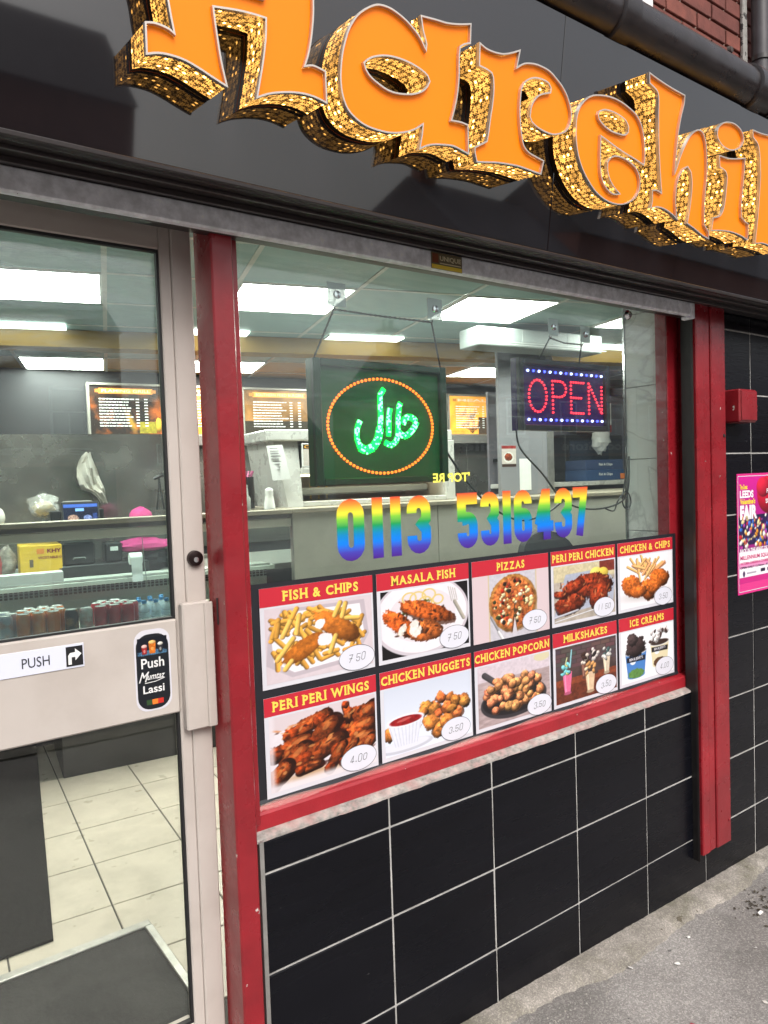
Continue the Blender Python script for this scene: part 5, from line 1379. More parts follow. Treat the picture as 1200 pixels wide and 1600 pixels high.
for r in range(3): can(-.205 + (r % 2) * .03, .045 + r * .064, cm['blue'], 'pale blue and orange can at the far left of the display, %s row' % ORD[r], 'pale cans')
can(.104, .045, cm['dark'], 'single black drink can between the orange and silver cans', None)
can(.176, .045, cm['silver'], 'single silver drink can with red mark', None)
for k in range(3):
    for r in range(4):
        if k == 2 and r == 3: continue
        can(.248 + k * .070 + (r % 2) * .033, .05 + r * .062, cm['red'], 'red drink can, %s one in the %s row of the red cluster' % (SIDE[k], ORD[r]), 'red drink cans')
PET = mat('water_bottle_plastic', (.75, .85, .92), .08, alpha=.42); CAPB = mat('blue_cap', (.05, .28, .62), .4)
botm = mesh_of(MB().lathe([(0, .0), (.024, 0), (.027, .006), (.026, .05), (.0275, .06), (.026, .075), (.020, .09), (.011, .10), (.010, .112)], n=14), 'bottle_body', PET)
capm = mesh_of(MB().lathe([(.0125, .104), (.0130, .107), (.0128, .119), (.011, .121), (0, .121)], n=14), 'cap', CAPB)
lblm = mesh_of(MB().lathe([(.0282, .030), (.0282, .055)], n=14), 'label_band', mat('bottle_label', (.55, .68, .82), .4))
for i, (x, y) in enumerate(((.475, .06), (.54, .06), (.60, .075), (.462, .125), (.525, .13), (.585, .14), (.47, .19), (.535, .20), (.6, .21))):
    t = thing('water_bottle', 'clear water bottle with blue cap, %s one in the %s row of bottles' % (SIDE[i % 3], ORD[i // 3]), 'bottle', Lc(x, y, 1.0005), 'water bottles')
    for nm, me in (('bottle_body', botm), ('cap', capm), ('label_band', lblm)): piece(nm, me, t, (0, 0, 0))

# things seen through and over the counter on the left
dk = mat('black_plastic', (.014, .014, .016), .35, var=.2, vscale=20)
yb = thing('cooking_oil_box', 'yellow cardboard box printed KHY VEGETABLE G behind the display glass', 'box', Lc(.02, .75, 1.19))
MB().bbox(-.10, .125, .60, .85, 1.225, 1.425, .004, X=Lc).build('carton', mat('yellow_card', lin((226, 178, 36)), .6, var=.08, vscale=9), yb)
text_into(MB(), 'KHY', .045, .122, 1.378, 1.402, Lx(.5985), .04).build('words', mat('box_red', lin((130, 30, 30)), .6), yb)
text_into(MB(), 'VEGETABLE G', -.005, .122, 1.345, 1.36, Lx(.5985), .02).build('words', MATS['box_red'], yb)
MB().box(-.01, .03, .5985, .5995, 1.375, 1.405, X=Lc).build('emblem', mat('box_orange', lin((226, 130, 40)), .6), yb)
MB().box(-.05, -.03, .5985, .5995, 1.30, 1.345, X=Lc).build('code_block', mat('box_dark', lin((90, 70, 40)), .6), yb)
ws = thing('back_worktop', 'low worktop behind the counter', 'worktop', Lc(1, .9, FZ))
MB().bbox(-2.4, 5.4, .57, 1.5, 1.16, 1.2, .003, X=Lc).build('top', mat('steel_top', (.4, .4, .38), .35, metal=.7), ws)
MB().box(-2.4, 5.4, .6, 1.45, FZ, 1.16, X=Lc).build('base', DWALL, ws)
tl = thing('cash_register', 'black cash register with drawer behind the display glass', 'cash register', Lc(.22, .8, 1.2))
MB().bbox(.135, .31, .62, .85, 1.29, 1.425, .01, X=Lc).build('body', dk, tl)
MB().bbox(.10, .62, .60, .95, 1.202, 1.289, .006, X=Lc).build('drawer', dk, tl)
MB().tube([Lc(.185, .613, 1.325), Lc(.19, .605, 1.335), Lc(.25, .605, 1.335), Lc(.255, .613, 1.325)], .004, 6).build('handle', mat('grey_plastic', (.2, .2, .2), .4), tl)
pr = thing('receipt_printer', 'small black printer with white label right of the cash register', 'printer', Lc(.42, .75, 1.29))
MB().bbox(.37, .47, .64, .78, 1.29, 1.41, .01, X=Lc).build('body', dk, pr)
MB().box(.40, .445, .6365, .6395, 1.36, 1.385, X=Lc).build('paper_label', WHITE, pr)
rr_ = thing('paper_roll', 'white till roll hanging over the inner shelf edge', 'paper roll', Lc(.49, .3, 1.3))
q = MB().tube([Lc(.455, .33, 1.33), Lc(.525, .33, 1.33)], .034, 18); q.build('roll', WHITE, rr_)
q = MB(); pts_ = [(.327, 1.365), (.296, 1.34), (.292, 1.28), (.292, 1.24), (.285, 1.2)]
for (y, z) in pts_: q.v += [Lc(.46, y, z), Lc(.52, y, z)]
q.f = [(2 * i, 2 * i + 1, 2 * i + 3, 2 * i + 2) for i in range(len(pts_) - 1)]; q.build('loose_end', WHITE, rr_)

def blob(name, m, parent, c, rad, seed, n=(18, 12), rough=.25, X=Lc, squash=None):
    r = random.Random(seed); q = MB(); ph_ = [(r.uniform(0, 6), r.uniform(1, 5), r.uniform(1, 5), r.uniform(-1, 1)) for _ in range(9)]
    for j in range(n[1] + 1):
        th = math.pi * j / n[1]
        for i in range(n[0]):
            a = 2 * math.pi * i / n[0]
            k = 1 + rough * sum(w * math.sin(f1 * a * 1.0 // 1 * 0 + round(f1) * a + f2 * th * 2 + p) for p, f1, f2, w in ph_) / 3
            x = rad[0] * math.sin(th) * math.cos(a) * k; y = rad[1] * math.sin(th) * math.sin(a) * k; z_ = rad[2] * math.cos(th) * k
            q.v.append(X(c[0] + x, c[1] + y, max(c[2] + z_, (squash if squash is not None else -9))))
    for j in range(n[1]):
        for i in range(n[0]): q.f.append((j * n[0] + i, (j + 1) * n[0] + i, (j + 1) * n[0] + (i + 1) % n[0], j * n[0] + (i + 1) % n[0]))
    return q.build(name, m, parent, smooth=True)
PINK = mat('pink_fabric', lin((200, 62, 128)), .75, var=.2, vscale=16, bump=.5, bscale=30)
pk = thing('pink_bundle', 'bright pink cloth bundle behind the counter near the hanging tongs', 'cloth bundle', Lc(.63, .75, 1.2))
blob('cap', PINK, pk, (.605, .72, 1.55), (.072, .07, .066), 3, rough=.12)
blob('folded_cloth', PINK, pk, (.62, .74, 1.375), (.17, .10, .045), 8, rough=.2)
blob('dark_cloth', mat('dark_fabric', (.02, .022, .026), .9), pk, (.66, .76, 1.28), (.16, .1, .075), 5, rough=.2)
tb = thing('order_tablet', 'black till tablet with a lit screen standing above the counter', 'tablet', Lc(.24, .6, 1.5))
def TX(a, b, l=0.0): return Lc(a, .60 + (b - 1.56) * .35 - l, b)
q = MB().bbox(.135, .345, -.012, .012, 1.50, 1.668, .004); q.v = [TX(x, z, -y) for x, y, z in q.v]; q.build('body', dk, tb)
cv = Cv(1.6, 60, (20, 24, 44), 9); cv.rect(0, 1.6, .86, 1, (60, 90, 170)); cv.rect(.55, .95, .7, .82, (120, 160, 226)); cv.ell(.42, .4, .26, .17, (150, 116, 104), tex=.6, rough=.2); cv.ell(1.1, .42, .2, .12, (110, 120, 170), tex=.5, rough=.2); cv.rect(1.35, 1.55, .1, .6, (40, 56, 110), tex=.4)
cv.mesh('screen', vcol_mat('screen_print', .2, es=.55), tb, .145, .335, 1.512, 1.655, lambda a, b, l=0.0: TX(a, b, .0135))
MB().bbox(.16, .32, .70, .83, 1.584, 1.672, .006, X=Lc).build('stand', mat('stand_grey', (.22, .21, .2), .4), tb)
MB().bbox(.345, .375, .64, .72, 1.50, 1.62, .006, X=Lc).build('card_reader', dk, tb); MB().bbox(.075, .132, .61, .70, 1.50, 1.62, .006, X=Lc).build('side_unit', dk, tb)
bg = thing('plastic_food_bag', 'clear plastic bag of bread rolls on the counter by the tablet', 'bag', Lc(.04, .7, 1.58))
blob('contents', mat('bread', (.42, .34, .2), .7, var=.3, vscale=30), bg, (.05, .72, 1.635), (.06, .06, .04), 12, rough=.2)
blob('plastic', mat('thin_plastic', (.75, .75, .72), .1, alpha=.3), bg, (.045, .715, 1.655), (.085, .08, .062), 13, rough=.35)
wt = blob('white_tub', mat('off_white', (.62, .6, .55), .5), None, (-.21, .62, 1.60), (.05, .05, .06), 21, rough=.05); tag(wt, 'rounded off-white bundle at the left end above the counter', 'bundle')
# towel hanging on the steel wall
tw = MB()
rows_ = [(708, 137, 146), (714, 131, 148), (722, 126, 151), (732, 122, 155), (744, 121, 159), (756, 125, 163), (764, 130, 165), (770, 144, 167), (778, 152, 170), (786, 157, 172)]
nn_ = 26
for k, (r0, p0_, p1_) in enumerate(rows_):
    for i in range(nn_):
        a = i / (nn_ - 1); x = .296 + (p0_ + (p1_ - p0_) * a - 120) * .00387; fold = math.sin(a * 9 + k * .9) * .7 + math.sin(a * 17 - k * 1.3) * .5 + math.sin(a * 4 + k * 1.7) * .6 + random.uniform(-.25, .25)
        tw.v.append(Lc(x, 1.27 - .03 * fold * min(1, k / 3) - .035 * math.sin(a * math.pi), 1.869 - (r0 - 735) * .00446 + .006 * math.sin(a * 9 + k)))
for k in range(len(rows_) - 1):
    for i in range(nn_ - 1): tw.f.append((k * nn_ + i, k * nn_ + i + 1, (k + 1) * nn_ + i + 1, (k + 1) * nn_ + i))
tag(tw.build('hanging_towel', mat('white_towel', (.56, .53, .47), .9, bump=.4, bscale=60, var=.08), smooth=True), 'crumpled white cloth hanging in front of the steel wall', 'towel')
hr = thing('extract_hood', 'long steel shelf and hood behind the counter under the menu boards', 'hood', Lc(1, 1.4, 1.3))
MB().bbox(-2.2, 1.15, 1.34, 1.36, 1.25, 2.12, .003, X=Lc).build('splashback', STEEL, hr)
MB().bbox(-2.2, 1.2, 1.30, 1.339, 1.20, 1.23, .003, X=Lc).build('lower_rail', ALU, hr)
tg = thing('kitchen_tongs', 'dark metal tongs hanging right of the tablet', 'tongs', Lc(.83, 1.2, 1.55))
for dx in (-.014, .014): MB().tube([Lc(.835, 1.22, 1.815), Lc(.835 + dx * .6, 1.21, 1.7), Lc(.835 + dx * 1.8, 1.205, 1.58)], .006, 6).build('arm', mat('dark_steel', (.06, .06, .06), .4, metal=.7), tg)
MB().tube([Lc(.80, 1.22, 1.80), Lc(.86, 1.2, 1.825), Lc(.92, 1.2, 1.80)], .013, 8).build('handle', dk, tg)
# paper strip and packets in the display
tag(MB().box(-.6, .10, .31, .42, 1.226, 1.29, X=Lc).build('paper_stack', WHITE), 'low stack of white paper on the inner shelf at the left', 'paper')
for i, (x, c) in enumerate(((-.22, (.35, .05, .05)), (-.165, (.3, .25, .22)))):
    tag(blob('snack_packet', mat('packet%d' % i, c, .25, var=.5, vscale=40), None, (x, .66, 1.335), (.05, .05, .09), 30 + i, rough=.2), ('red' if i == 0 else 'brown and clear') + ' wrapped packet left of the yellow box', 'packet')
tg2 = MB().tube([Lc(.48, .05, 1.47), Lc(.50, .12, 1.3), Lc(.535, .2, 1.1)], .002, 5); tag(tg2.build('thin_cable', mat('cable_grey', (.35, .37, .35), .5)), 'thin wire hanging down inside the display case', 'cable')

# ------------------------------------------------------------------ menu lightboxes
FRM = mat('menu_frame', (.36, .34, .30), .4, metal=.5)
MPRINT = vcol_mat('backlit_menu', .35, es=1.25)
def menu(x0, x1, kind, title, label, z0=2.205, z1=2.69, y=2.93):
    t = thing('menu_board', label, 'menu board', Lc((x0 + x1) / 2, y, z0), 'menu boards above the hatch')
    for (a, b_, c, d) in ((x0, x0 + .022, z0, z1), (x1 - .022, x1, z0, z1), (x0 + .0225, x1 - .0225, z0, z0 + .022), (x0 + .0225, x1 - .0225, z1 - .022, z1)):
        MB().bbox(a, b_, y - .02, y + .05, c, d, .003, X=Lc).build('frame_bar', FRM, t)
    asp = (x1 - x0) / (z1 - z0); cv = Cv(asp, 110, (30, 22, 18), int(x0 * 50) + 40)
    n = vnoise(cv.X, cv.Y, 3.2, int(x0 * 70) + 3)
    if kind == 'dark':
        f = np.clip((n - .42) * 4, 0, 1)[..., None] * np.clip(1.4 - cv.Y * 1.2, 0, 1)[..., None]; cv.a = cv.a * (1 - f * .75) + np.array((226, 104, 26.)) * f * .75
        cv.ell(asp * .55, .25, .06, .2, (236, 176, 50), 20, soft=8, alpha=.6)
    elif kind == 'orange':
        cv.a = cv.a * 0 + np.array((214, 122, 44.)) * (.7 + .6 * n[..., None])
    elif kind == 'tan':
        cv.a = cv.a * 0 + np.array((120, 84, 46.)) * (.55 + .8 * n[..., None]); cv.rect(0, asp, 0, .3, (44, 38, 28))
    else:
        cv.a = cv.a * 0 + np.array((232, 150, 52.)) * (.7 + .5 * n[..., None]); cv.rect(asp * .55, asp, .0, .45, (60, 44, 30))
    if kind == 'food':
        for _ in range(16): cv.ell(asp * .35 + cv.r.uniform(-.3, .25), .35 + cv.r.uniform(-.2, .25), cv.r.uniform(.08, .16), cv.r.uniform(.07, .12), (224, 140, 52), cv.r.uniform(0, 180), shade=.6, rough=.3, tex=.4)
    rb = (224, 140, 62) if kind != 'orange' else (240, 226, 206)
    cv.rect(asp * .12, asp * .86, .84, .95, rb); cv.poly([(asp * .07, .86), (asp * .14, .86), (asp * .14, .93), (asp * .07, .93)], tuple(v * .75 for v in rb)); cv.poly([(asp * .84, .86), (asp * .91, .86), (asp * .91, .93), (asp * .84, .93)], tuple(v * .75 for v in rb))
    if kind in ('tan', 'dark'):
        cv.ell(asp * .93, .2, .07, .14, (226, 170, 50), shade=.5, rough=.2)
    if kind == 'dark': cv.rect(asp * .66, asp * .9, .02, .26, (130, 116, 30), tex=.2)
    cv.mesh('printed_sheet', MPRINT, t, x0 + .024, x1 - .024, z0 + .024, z1 - .024, Lx(y))
    W_ = x1 - x0 - .05; H_ = z1 - z0 - .05
    text_into(MB(), title, x0 + .025 + W_ * .16, x0 + .025 + W_ * .83, z0 + .025 + H_ * .865, z0 + .025 + H_ * .93, Lx(y - .002), .02).build('title', mat('menu_brown', (.2, .1, .04), .5) if kind == 'orange' else mat('menu_cream', (.75, .62, .42), .5, emis=(.8, .65, .42), es=.35), t)
    ln = MB(); rj = random.Random(int(x0 * 100))
    for k in range(10):
        zz = z0 + .025 + H_ * (.72 - k * .062); a = x0 + .025 + W_ * .12
        while a < x0 + .025 + W_ * (.50 if k % 3 else .56):
            b_ = a + rj.uniform(.012, .04); ln.quad(Lc(a, y - .002, zz), Lc(b_, y - .002, zz), Lc(b_, y - .002, zz + .0095), Lc(a, y - .002, zz + .0095)); a = b_ + .006
        for cx in (.66, .78):
            ln.quad(Lc(x0 + W_ * cx, y - .002, zz), Lc(x0 + W_ * cx + .03, y - .002, zz), Lc(x0 + W_ * cx + .03, y - .002, zz + .0095), Lc(x0 + W_ * cx, y - .002, zz + .0095))
    ln.build('text_lines', mat('menu_white', (.8, .78, .74), .5, emis=(.8, .78, .72), es=.4), t, kind='stuff')
menu(.605, 1.29, 'dark', 'FLAMING GRILL', 'dark flame printed menu board headed FLAMING GRILL, seen through the door')
menu(1.295, 2.02, 'orange', 'WRAPS', 'orange menu board mostly hidden behind the door stile and red post')
menu(2.03, 2.84, 'tan', 'SOUTHERN FRIED BURGERS', 'brown menu board headed SOUTHERN FRIED BURGERS left of the green sign')
menu(2.85, 3.60, 'orange', 'SIDES', 'orange menu board mostly behind the green sign')
menu(3.61, 4.45, 'food', 'CHICKEN', 'glowing orange menu board with fried chicken right of the green sign')
menu(4.46, 5.25, 'food', 'MEALS', 'yellow and dark menu board left of the grey pillar')
tag(MB().box(.58, 5.3, 2.84, 2.99, 2.12, 2.20, X=Lc).build('board_shelf', mat('shelf_dark', (.16, .15, .14), .5)), 'dark ledge running below the row of menu boards', 'ledge')

# ------------------------------------------------------------------ heated cabinet on the counter behind the green sign
SS = mat('stainless_steel', (.62, .61, .585), .3, metal=.25, var=.12, vscale=5, rvar=.08)
HEAT = mat('heat_lamp_glow', (.8, .6, .4), .5, emis=(1.0, .72, .42), es=5.0)
hc = thing('heated_cabinet', 'stainless steel heated display cabinet on the counter behind the green sign', 'cabinet', Lc(1.95, .5, 1.583))
cx0, cx1 = 1.28, 2.66
MB().bbox(cx0, cx1, .22, .78, 2.0, 2.072, .008, X=Lc).build('top', SS, hc)
q = MB(); q.add([Lc(cx0 + .12, .20, 1.584), Lc(cx0 + .22, .20, 1.584), Lc(cx0 + .22, .26, 1.999), Lc(cx0 + .06, .26, 1.999), Lc(cx0 + .12, .78, 1.584), Lc(cx0 + .22, .78, 1.584), Lc(cx0 + .22, .78, 1.999), Lc(cx0 + .06, .78, 1.999)], [(0, 1, 2, 3), (1, 5, 6, 2), (5, 4, 7, 6), (4, 0, 3, 7), (3, 2, 6, 7), (0, 4, 5, 1)]); q.build('end_panel', SS, hc)
MB().bbox(cx1 - .08, cx1, .2, .78, 1.584, 1.999, .004, X=Lc).build('end_panel', SS, hc)
MB().box(cx0 + .221, cx1 - .081, .76, .78, 1.584, 1.999, X=Lc).build('back_panel', mat('cabinet_inside', (.32, .31, .28), .4), hc)
MB().bbox(cx0 + .221, cx1 - .081, .20, .76, 1.584, 1.615, .003, X=Lc).build('base_shelf', SS, hc)
MB().bbox(cx0 + .221, cx1 - .081, .22, .76, 1.79, 1.83, .003, X=Lc).build('middle_shelf', SS, hc)
MB().box(cx0 + .26, cx1 - .12, .30, .34, 1.775, 1.787, X=Lc).build('heat_lamp', HEAT, hc)
MB().bbox(cx0 + .24, cx1 - .1, .40, .62, 1.65, 1.70, .01, X=Lc).build('food_tray', mat('tray_blue_grey', (.25, .30, .34), .4), hc)
for k in range(3): MB().tube([Lc(cx0 + .40 + k * .06, .5, 1.62), Lc(cx0 + .40 + k * .06, .5, 1.73)], .006, 6).build('brass_rod', mat('brass', (.6, .42, .15), .3, metal=.9), hc)
cd = thing('picture_card', 'small framed food picture headed CHICKEN in the heated cabinet', 'picture', Lc(1.65, .23, 1.83))
MB().bbox(1.515, 1.86, .228, .24, 1.835, 1.985, .002, X=Lc).build('frame', WHITE, cd)
cv = Cv(2.2, 50, (206, 196, 190), 61); cv.rect(0, 2.2, .78, 1.0, (60, 40, 24)); cv.ell(1.2, .3, .7, .25, (236, 232, 228)); 
for k in range(12): cv.nugget(.8 + cv.r.uniform(0, .8), .42 + cv.r.uniform(-.06, .12), .1, (196, 130, 70))
cv.mesh('picture', PRINT, cd, 1.522, 1.853, 1.842, 1.978, Lx(.2275)); text_into(MB(), 'CHICKEN', 1.53, 1.75, 1.952, 1.972, Lx(.2265), .03).build('words', mat('card_gold', lin((222, 160, 60)), .5), cd)
pn_ = thing('order_sheet', 'white order sheet hanging on the left end of the heated cabinet', 'paper', Lc(1.3, .2, 1.75))
q = MB(); q.add([Lc(1.275, .215, 1.97), Lc(1.37, .19, 1.975), Lc(1.41, .17, 1.76), Lc(1.30, .195, 1.755)], [(3, 2, 1, 0)]); q.build('sheet', WHITE, pn_)
q = MB()
for k in range(11): 
    z_ = 1.95 - k * .016; x_ = 1.29 + k * .002; q.quad(Lc(x_, .202, z_), Lc(x_ + random.uniform(.03, .07), .185, z_), Lc(x_ + .05, .187, z_ + .004), Lc(x_, .203, z_ + .004))
q.build('print_lines', PEN, pn_, kind='stuff')
sb = thing('squeeze_bottle', 'white squeeze sauce bottle on the counter left of the heated cabinet', 'bottle', Lc(1.245, .12, 1.583))
q = MB().lathe([(.0, 0), (.034, 0), (.034, .02), (.028, .06), (.024, .085), (.026, .10), (.024, .118), (.012, .128), (0, .13)], c=Lc(1.245, .12, 1.583), n=18); q.build('body', WHITE, sb)
sb2 = thing('grey_bottle', 'grey topped bottle beside the white squeeze bottle at the post', 'bottle', Lc(1.12, .14, 1.583))
q = MB().lathe([(.03, 0), (.03, .07), (.018, .09), (.016, .15), (0, .152)], c=Lc(1.11, .16, 1.583), n=14); q.build('body', mat('grey_bottle', (.3, .3, .28), .4), sb2)
jar = thing('straw_jar', 'dark jar of pink tipped sticks left of the heated cabinet', 'jar', Lc(1.18, .35, 1.583))
MB().lathe([(0, 0), (.05, 0), (.05, .2), (.045, .2)], c=Lc(1.19, .38, 1.583), n=14).build('jar_body', dk, jar)
for k in range(7):
    a = k * .9; MB().tube([Lc(1.19 + .02 * math.cos(a), .38 + .02 * math.sin(a), 1.75), Lc(1.19 + .05 * math.cos(a), .38 + .04 * math.sin(a), 1.82)], .006, 6).build('stick', mat('pink_tip', lin((200, 110, 150)), .5), jar)

# ------------------------------------------------------------------ pillar, air conditioner, right side of the room
pil = thing('grey_pillar', 'grey square pillar on the counter line behind the OPEN sign', 'pillar', Lc(3.4, .45, FZ))
MB().bbox(3.14, 3.66, .30, .335, 1.584, CZ - .002, .004, X=Lc).build('shaft', mat('grey_pillar_paint', (.22, .22, .24), .5, var=.08, vscale=2), pil)
MB().bbox(3.60, 3.665, .293, .2995, 1.584, CZ - .01, .002, X=Lc).build('corner_strip', ALU, pil)
fl_ = thing('food_leaflet', 'small poster with a grilled dish on the grey pillar', 'poster', Lc(3.25, .29, 1.75))
cv = Cv(.85, 60, (206, 196, 190), 88); cv.rect(0, 1, .86, 1.0, (150, 30, 26)); cv.ell(.4, .45, .3, .25, (236, 232, 228)); cv.ell(.4, .47, .24, .18, (140, 60, 30), rough=.2, tex=.6, shade=.4); cv.rect(0, 1, 0, .14, (60, 40, 34))
cv.mesh('sheet', PRINT, fl_, 3.155, 3.29, 1.80, 1.96, Lx(.2985))
tag(MB().box(3.32, 3.43, .2955, .2985, 1.62, 1.86, X=Lc).build('white_notice', WHITE), 'tall white paper notice hanging on the grey pillar', 'notice')
ac = thing('air_conditioner', 'wide white air conditioner box under the ceiling above the OPEN sign', 'air conditioner', Lc(3.2, .1, 2.6))
MB().bbox(2.70, 3.84, -.06, .16, 2.622, 2.75, .006, X=Lc).build('casing', mat('white_casing', (.19, .215, .21), .5), ac)
for z_ in (2.615, 2.63): MB().box(2.70, 3.88, -.0635, -.0605, z_ + .02, z_ + .026, X=Lc).build('louvre_line', mat('louvre_grey', (.35, .36, .35), .5), ac)
for x_ in (3.08, 3.5): MB().box(x_, x_ + .003, -.062, -.0598, 2.64, 2.74, X=Lc).build('panel_joint', MATS['louvre_grey'], ac)
# shelf unit and goods on the right behind the counter
su = thing('steel_shelf_unit', 'steel shelf unit behind the counter on the right', 'shelf unit', Lc(4.6, 1.0, 1.2))
MB().bbox(3.8, 5.6, .8, 1.3, 1.62, 1.66, .004, X=Lc).build('shelf', SS, su); MB().bbox(3.8, 5.6, .8, 1.3, 1.20, 1.24, .004, X=Lc).build('shelf', SS, su)
MB().box(3.8, 5.6, 1.301, 1.33, 1.2, 2.5, X=Lc).build('back_panel', mat('purple_grey_panel', (.17, .16, .19), .5), su)
kr = thing('utensil_rack', 'row of dark handled utensils on the rack right of the pillar', 'utensils', Lc(4.0, .9, 1.7))
MB().bbox(3.84, 4.2, 1.26, 1.30, 1.86, 1.89, .003, X=Lc).build('rail', dk, kr)
for k in range(8): MB().bbox(3.86 + k * .042, 3.875 + k * .042, 1.25, 1.262, 1.70 + .02 * (k % 3), 1.86, .002, X=Lc).build('utensil', SS if k % 2 else dk, kr)
bx = thing('blue_food_box', 'dark blue takeaway box stack on the shelf at the right', 'box', Lc(4.75, .9, 1.66))
MB().bbox(4.52, 5.0, .83, 1.1, 1.661, 1.76, .003, X=Lc).build('lower_box', mat('navy_card', (.02, .06, .16), .5), bx); MB().bbox(4.525, 4.995, .835, 1.1, 1.7605, 1.85, .003, X=Lc).build('upper_box', mat('navy_card2', (.025, .05, .13), .5), bx)
for z_ in (1.70, 1.79): text_into(MB(), 'Fish & Chips', 4.68, 4.85, z_, z_ + .03, Lx(.8285), .02).build('words', WHITE, bx)
MB().bbox(4.95, 5.05, .82, .83, 1.67, 1.72, .002, X=Lc).build('orange_tag', mat('orange_tag', lin((220, 120, 50)), .5), bx)
mwv = thing('black_appliance', 'black boxy appliance on the shelf behind the blue boxes', 'appliance', Lc(4.85, 1.15, 1.85))
MB().bbox(4.55, 5.3, 1.12, 1.29, 1.66, 2.10, .01, X=Lc).build('casing', dk, mwv); MB().box(4.60, 5.1, 1.114, 1.1195, 1.72, 2.04, X=Lc).build('window', mat('dark_blue_glass', (.02, .03, .05), .1), mwv)
cp = thing('chicken_poster', 'colourful poster with cartoon style drawings at the right of the OPEN sign', 'poster', Lc(4.85, 1.0, 2.1))
cv = Cv(1.1, 60, (226, 222, 216), 99); cv.rect(0, 2, 0, .25, (170, 40, 44)); cv.rect(0, .4, .3, 1, (226, 150, 60)); cv.ell(.6, .6, .12, .25, (190, 50, 40), 20, rough=.2); cv.ell(.85, .55, .1, .22, (150, 60, 50), -10, rough=.2); cv.ell(.2, .6, .12, .2, (246, 240, 230), rough=.2)
cv.mesh('sheet', PRINT, cp, 4.66, 5.12, 2.12, 2.40, Lx(1.09))
blob('clear_bag', mat('bag_plastic', (.8, .8, .78), .15, alpha=.55), None, (4.86, .98, 2.06), (.10, .06, .14), 44, rough=.3)
tag(bpy.data.objects['clear_bag'], 'bunched clear plastic bag hanging below the poster on the right', 'bag')

# chair by the window and cables
chh = thing('black_chair', 'black chair with rounded back just inside the window on the right', 'chair', (1.93, .62, FZ))
q = MB(); N_ = 14
for k in range(N_ + 1):
    a = math.pi * k / N_
    for y in (.58, .615): q.v.append((1.78 - .19 * math.cos(a), y + .05 * math.sin(a), 1.28 + .20 * math.sin(a) ** .7))
for k in range(N_): q.f += [(2 * k, 2 * k + 2, 2 * k + 3, 2 * k + 1)]
q.f += [tuple(2 * k for k in range(N_ + 1))[::-1], tuple(2 * k + 1 for k in range(N_ + 1))]
for v in range(2): pass
q.build('backrest', mat('charcoal_fabric', (.03, .032, .036), .85), chh)
MB().bbox(1.59, 1.97, .55, .66, .80, 1.279, .01).build('back_panel', MATS['charcoal_fabric'], chh)
MB().bbox(1.58, 1.98, .60, 1.02, .70, .78, .02).build('seat', MATS['charcoal_fabric'], chh)
for x_ in (1.61, 1.95):
    for y_ in (.63, .98): MB().tube([(x_, y_, FZ), (x_, y_, .71)], .014, 8).build('leg', DARKMETAL, chh)
CAB = mat('black_cable', (.01, .01, .011), .5)
def cable(pts, label, r=.0035):
    V = [Vector(p) for p in pts]; P = []
    for i in range(len(V) - 1):
        a, b_, c, d = V[max(i - 1, 0)], V[i], V[i + 1], V[min(i + 2, len(V) - 1)]
        for s in range(6):
            t = s / 6; P.append(.5 * ((2 * b_) + (c - a) * t + (2 * a - 5 * b_ + 4 * c - d) * t * t + (3 * b_ - a - 3 * c + d) * t ** 3))
    P.append(V[-1]); tag(MB().tube(P, r, 6).build('cable', CAB), label, 'cable')
cable([(1.075, .115, 1.90), (1.10, .12, 1.83), (1.22, .13, 1.74), (1.34, .14, 1.64), (1.50, .15, 1.60), (1.68, .16, 1.61), (1.78, .18, 1.66), (1.82, .2, 1.80)], 'black power cable drooping from the OPEN sign to the right wall')
cable([(.74, .115, 1.85), (.78, .12, 1.80), (.88, .13, 1.70), (1.0, .14, 1.62), (1.12, .14, 1.58), (1.25, .14, 1.60), (1.36, .15, 1.645)], 'black cable drooping from the green sign behind the phone number')
cable([(1.60, .16, 1.60), (1.66, .16, 1.585), (1.70, .17, 1.62), (1.755, .17, 1.66), (1.80, .18, 1.62), (1.78, .18, 1.585), (1.745, .18, 1.62), (1.79, .19, 1.75), (1.83, .22, 1.84)], 'tangled loop of black cable above the chair', .003)
# ------------------------------------------------------------------ litter and loose bits on the pavement
for i, (x, y, c, s, lb_) in enumerate(((1.45, -.22, (.8, .78, .74), .010, 'white scrap of litter on the pavement, nearest the wall'), (1.62, -.16, (.8, .78, .74), .009, 'white scrap of litter by the footing'), (1.22, -.42, (.45, .02, .03), .011, 'red petal like scrap on the pavement at the bottom edge'),
                                      (1.25, -.45, (.45, .02, .03), .007, 'smaller red scrap beside the red petal'), (1.5, -.5, (.7, .66, .6), .008, 'pale scrap at the lower right pavement'), (2.15, -.3, (.75, .72, .7), .009, 'white scrap on the pavement below the lock box'),
                                      (2.45, -.3, (.45, .02, .03), .007, 'tiny red scrap at the far right of the pavement'), (1.05, -.06, (.75, .74, .7), .008, 'white crumb on the concrete footing'))):
    q = MB(); r = random.Random(i); z = ground_z(x) + .003
    pts = [(x + s * r.uniform(.6, 1.3) * math.cos(a), y + s * r.uniform(.6, 1.3) * math.sin(a), z + r.uniform(0, .004)) for a in np.linspace(0, 2 * math.pi, 7, endpoint=False)]
    q.v = pts + [(x, y, z + .007)]; q.f = [(k, (k + 1) % 7, 7) for k in range(7)]
    tag(q.build('litter_scrap', mat('scrap%d' % i, c, .6)), lb_, 'litter')
